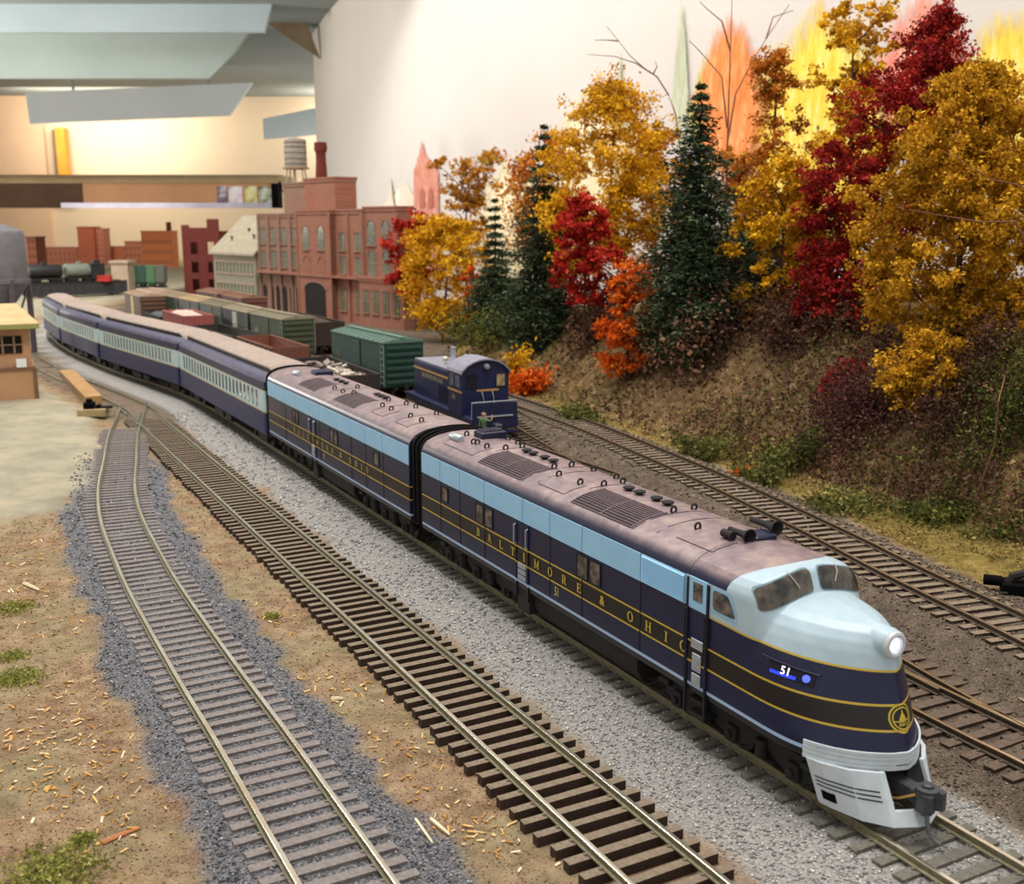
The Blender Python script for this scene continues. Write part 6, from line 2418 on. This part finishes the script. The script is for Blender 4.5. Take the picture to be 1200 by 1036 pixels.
# left to right along the bank
leafy_tree('autumn_tree', 'bright red tree behind the corner of the brick mill', 'tree', 'red', 486, 1345, 248, 345, 66, 40, 4800, 21, leaf=2.6)
leafy_tree('autumn_tree', 'rust and olive tree behind the round yellow tree', 'tree', 'mixed', 546, 1420, 168, 300, 76, 40, 3600, 22, leaf=2.8, bias='column')
leafy_tree('autumn_tree', 'round golden yellow tree beside the brick mill', 'tree', 'yellow', 524, 1215, 254, 385, 116, 90, 13000, 23, bias='round', leaf=2.1, rb=.15, base_px=517)
leafy_tree('sapling', 'small orange sapling between the round yellow tree and the slim fir', 'tree', 'orange', 552, 1150, 312, 352, 24, 8, 700, 24, leaf=2.2)
fir_tree('slim dark fir beside the round golden tree', 580, 1120, 238, 385, 62, 15, 31)
leafy_tree('autumn_tree', 'orange brown tree behind the tall fir', 'tree', 'rust', 640, 1180, 160, 310, 120, 50, 6000, 25, leaf=2.6)
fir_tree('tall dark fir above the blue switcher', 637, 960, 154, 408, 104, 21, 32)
leafy_tree('autumn_tree', 'tall open golden tree between the two large firs', 'tree', 'yellow', 716, 930, 92, 335, 170, 150, 20000, 26, leaf=1.8, rb=.12, base_px=740)
leafy_tree('autumn_tree', 'narrow scarlet tree in front of the open golden tree', 'tree', 'red', 686, 850, 228, 358, 78, 34, 4600, 27, leaf=2.0, rb=.2)
leafy_tree('autumn_tree', 'small orange tree leaning down the bank beside the large fir', 'tree', 'orange', 738, 765, 302, 438, 76, 34, 5200, 28, leaf=1.9, rb=.2)
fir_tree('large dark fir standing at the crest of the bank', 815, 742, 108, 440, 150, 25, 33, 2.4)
leafy_tree('autumn_tree', 'sparse orange tree right of the large fir', 'tree', 'rust', 903, 815, 50, 300, 112, 64, 8000, 29, leaf=1.55, rb=.14, sparse=True)
leafy_tree('autumn_tree', 'slender yellow tree left of the crimson tree', 'tree', 'yellow', 998, 800, 0, 260, 100, 84, 12000, 30, leaf=1.6, rb=.14, bias='column')
leafy_tree('autumn_tree', 'low yellow tree at the foot of the crimson tree', 'tree', 'yellow', 915, 715, 180, 415, 118, 84, 12500, 34, leaf=1.5, rb=.14)
leafy_tree('autumn_tree', 'tall crimson tree, deep red from top to bottom', 'tree', 'darkred', 1040, 690, 0, 430, 165, 220, 36000, 35, bias=(105,), leaf=1.45, rb=.12)
leafy_tree('autumn_tree', 'broad dull golden tree overhanging the grass verge', 'tree', 'gold', 1125, 585, 72, 510, 250, 330, 52000, 36, leaf=1.35, rb=.085)
leafy_tree('autumn_tree', 'low golden tree under the broad golden one', 'tree', 'gold', 1085, 545, 395, 545, 130, 60, 9000, 37, leaf=1.2, rb=.13, trunk=True)
leafy_tree('autumn_tree', 'golden tree behind the broad golden one beside the painted sky', 'tree', 'gold', 1180, 700, 85, 330, 120, 50, 6500, 38, leaf=2.0)

leafy_tree('autumn_tree', 'rust coloured tree low between the large fir and the low yellow tree', 'tree', 'rust', 868, 850, 190, 380, 90, 40, 4600, 71, leaf=2.0)
leafy_tree('autumn_tree', 'dull olive tree behind the low yellow tree', 'tree', 'olive', 955, 800, 250, 400, 110, 40, 4600, 72, leaf=2.0)
leafy_tree('autumn_tree', 'dull golden tree low at the end of the bank under the dark limbs', 'tree', 'gold', 1195, 560, 330, 520, 120, 60, 9000, 73, leaf=1.3, rb=.13)
leafy_tree('autumn_tree', 'low crimson tree spilling down the bank', 'tree', 'darkred', 975, 660, 300, 440, 90, 40, 5200, 74, leaf=1.8)
leafy_tree('autumn_tree', 'orange gold tree between the open golden tree and the large fir', 'tree', 'rust', 770, 980, 150, 330, 90, 40, 4600, 75, leaf=2.2)
bare_tree('leafless tree with forked limbs above the sparse orange tree', 855, 800, [[(850, 260), (853, 150), (856, 60), (858, -5)], [(852, 170), (862, 110), (880, 75), (898, 45), (925, 5)], [(856, 60), (846, 25), (828, 10), (820, 2)], [(852, 150), (846, 90), (820, 60), (808, 48)], [(898, 45), (906, 20), (930, 12)]])
bare_tree('leafless tree with long limbs reaching left over the golden tree', 800, 870, [[(800, 200), (792, 135), (784, 112)], [(784, 112), (770, 90), (755, 80), (738, 65), (725, 48), (711, 31)], [(764, 86), (745, 74), (720, 66), (689, 64)], [(725, 48), (712, 47), (697, 47)], [(766, 86), (770, 78), (768, 72)]], 1.0)
bare_tree('leafless tree with two dark limbs crossing the broad golden tree', 1215, 520, [[(1216, 520), (1215, 380), (1212, 280)], [(1212, 280), (1205, 222), (1190, 216), (1160, 210), (1130, 190), (1104, 176)], [(1212, 300), (1190, 260), (1150, 260), (1100, 252), (1066, 246)]], 0.9)
bare_tree('small grey leafless sapling on the grass verge', 1165, 470, [[(1166, 520), (1170, 470), (1178, 440), (1190, 425)], [(1170, 480), (1160, 455), (1152, 452)], [(1152, 540), (1140, 510), (1146, 490)]], 0.5)

# undergrowth
shrub('orange shrub on the bank above the blue switcher', 'orange', 620, 408, 840, 62, 30, 1700, 41, 1.7)
shrub('yellow shrub left of the tall fir', 'yellow', 602, 385, 880, 34, 42, 900, 42, 1.7)
shrub('moss green shrub beside the raised track below the orange tree', 'moss', 820, 488, 600, 74, 24, 1500, 43, 1.2)
shrub('dark green shrub beside the raised track below the large fir', 'olive', 925, 515, 560, 70, 40, 1700, 44, 1.2)
shrub('moss green shrub at the edge of the raised track', 'moss', 900, 545, 540, 60, 22, 1200, 45, 1.1)
shrub('brown leafless-looking shrub below the crimson tree', 'plum', 1000, 500, 560, 130, 62, 5600, 46, .9)
shrub('dark brown shrub under the broad golden tree', 'umber', 1120, 520, 520, 130, 70, 5600, 47, .9)
shrub('dark olive shrub under the broad golden tree beside the brown one', 'olive', 1175, 545, 500, 100, 70, 4800, 48, .9)
shrub('dark thicket added as shade below the crimson tree and the low yellow tree', 'umber', 940, 425, 660, 120, 60, 3200, 49, 1.4)  # dark leaves stand in for shadow on the bank
shrub('dark thicket added as shade at the trunk of the large fir', 'umber', 850, 405, 720, 150, 80, 4600, 50, 1.6)  # dark shrub added to imitate the shadow under the large fir
shrub('dark thicket added as shade between the large fir and the low yellow tree', 'fir', 880, 330, 800, 120, 110, 3600, 51, 1.8)  # dark filler added where shadow lies between the trees
shrub('brown thicket between the tall fir and the scarlet tree', 'umber', 700, 375, 860, 90, 60, 2200, 52, 1.6)
shrub('olive thicket behind the slim fir', 'olive', 570, 375, 1080, 80, 50, 1500, 53, 2.0)
shrub('small bright orange shrub low on the bank by the raised track', 'orange', 880, 525, 560, 40, 10, 420, 54, 1.0)
shrub('moss green shrub at the bend of the grass verge', 'moss', 1000, 548, 490, 110, 16, 1300, 55, 1.1)
shrub('olive shrub on the grass verge under the broad golden tree', 'olive', 1110, 568, 465, 120, 18, 1500, 56, 1.1)
shrub('moss green shrub at the right end of the grass verge', 'moss', 1175, 585, 445, 80, 16, 900, 57, 1.0)
shrub('moss green shrub beside the switcher and the raised track', 'moss', 690, 470, 690, 60, 16, 900, 58, 1.3)
shrub('dull red shrub low under the crimson tree', 'darkred', 985, 455, 600, 50, 16, 600, 59, 1.3)

# loose turf and leaf litter on the bank (nobody could count it)


def litter(name, label, pal, n, seed, lim, zone, leaf, jit, patch):
    rs = np.random.RandomState(seed)
    y = lim[0] * np.exp(rs.rand(n * 3) * math.log(lim[1] / lim[0]))
    x = np.interp(y, [p[1] for p in EDGE][:-1], [p[0] for p in EDGE][:-1]) + rs.rand(n * 3) ** 1.2 * 150 - 2
    z, zn = terrain(x, y)
    dens = np.clip(.5 + 1.3 * fbm(x / 26, y / 26, patch), 0, 1)
    k = rs.rand(n * 3) < (zn['hill'] * (1 - zn['bank']) if zone == 'verge' else zn['bank'] * zn['hill']) * dens
    bdd, bss = poly_dist(x, y, BACK)
    k &= (bdd * bss) > 12
    x, y, z = x[k][:n], y[k][:n], z[k][:n]
    P = np.stack([x, y, z + rs.rand(len(x)) * jit], -1)
    T = np.clip(.5 + .25 * fbm(x / 12, y / 12, patch + 3) + .2 * rs.randn(len(x)), 0, 1)
    tag(link(name, leaf_mesh(name, P, leaf, T, rs, tri=True), M_LEAF[pal]), label, 'undergrowth', None, 'stuff')


litter('turf', 'straw yellow turf on the verge along the raised track', 'straw', 15000, 61, (230, 900), 'verge', 0.62, 1.6, 5)
litter('turf', 'moss green turf patches on the verge and lower bank', 'moss', 6000, 62, (230, 950), 'verge', 0.62, 2.4, 9)
litter('leaf_litter', 'brown leaf litter on the steep bank', 'umber', 9000, 63, (300, 1100), 'bank', 1.2, 3.5, 15)
litter('leaf_litter', 'olive moss on the steep bank', 'olive', 6000, 64, (300, 1100), 'bank', 1.2, 4.0, 19)
litter('leaf_litter', 'tan dead grass on the steep bank', 'straw', 7000, 65, (300, 1100), 'bank', 1.1, 3.0, 23)

litter('brush', 'dark brown brushwood covering the bank under the golden trees', 'umber', 15000, 66, (290, 620), 'bank', 0.85, 20.0, 27)
litter('brush', 'purplish brown brushwood covering the bank under the crimson tree', 'plum', 11000, 67, (330, 680), 'bank', 0.85, 14.0, 33)
litter('brush', 'dark olive brushwood on the bank under the golden trees', 'olive', 12000, 68, (290, 640), 'bank', 0.85, 17.0, 39)

# green tufts on the near dirt
for k, (px, py, w_, lab) in enumerate(((20, 795, 26, 'green tuft of turf on the dirt beside the cinders'), (18, 712, 20, 'bright green tuft of turf near the plaster lot'), (60, 1025, 60, 'broad green tuft of turf on the dirt by the wooden stick'),
                                       (15, 770, 14, 'tiny green tuft of turf next to the larger tuft on the dirt'), (318, 722, 8, 'speck of green turf between the spur and the siding'), (95, 985, 14, 'small green tuft of turf beside the reddish wooden stick'))):
    p = on_z(px, py, -4.2)
    rs = np.random.RandomState(80 + k)
    n = int(60 + w_ * 26)
    hw = w_ * p.y / FPX
    P = rs.randn(n, 3) * np.array([hw * .55, hw * .55, .5])
    zg, _ = terrain(P[:, 0] + p.x, P[:, 1] + p.y)
    P += np.array([p.x, p.y, 0])
    P[:, 2] = np.abs(P[:, 2]) * 1.2 + zg
    base = Vector((p.x, p.y, float(np.median(zg))))
    root = thing('grass_tuft', lab, 'grass', base, 0, 'green tufts on the near dirt')
    P -= np.array([base.x, base.y, base.z])
    tag(link('blades', leaf_mesh('blades', P, .55, np.clip(.5 + .25 * rs.randn(n), 0, 1), rs, -0.5, True), M_LEAF['tuft'], root), kind='stuff')
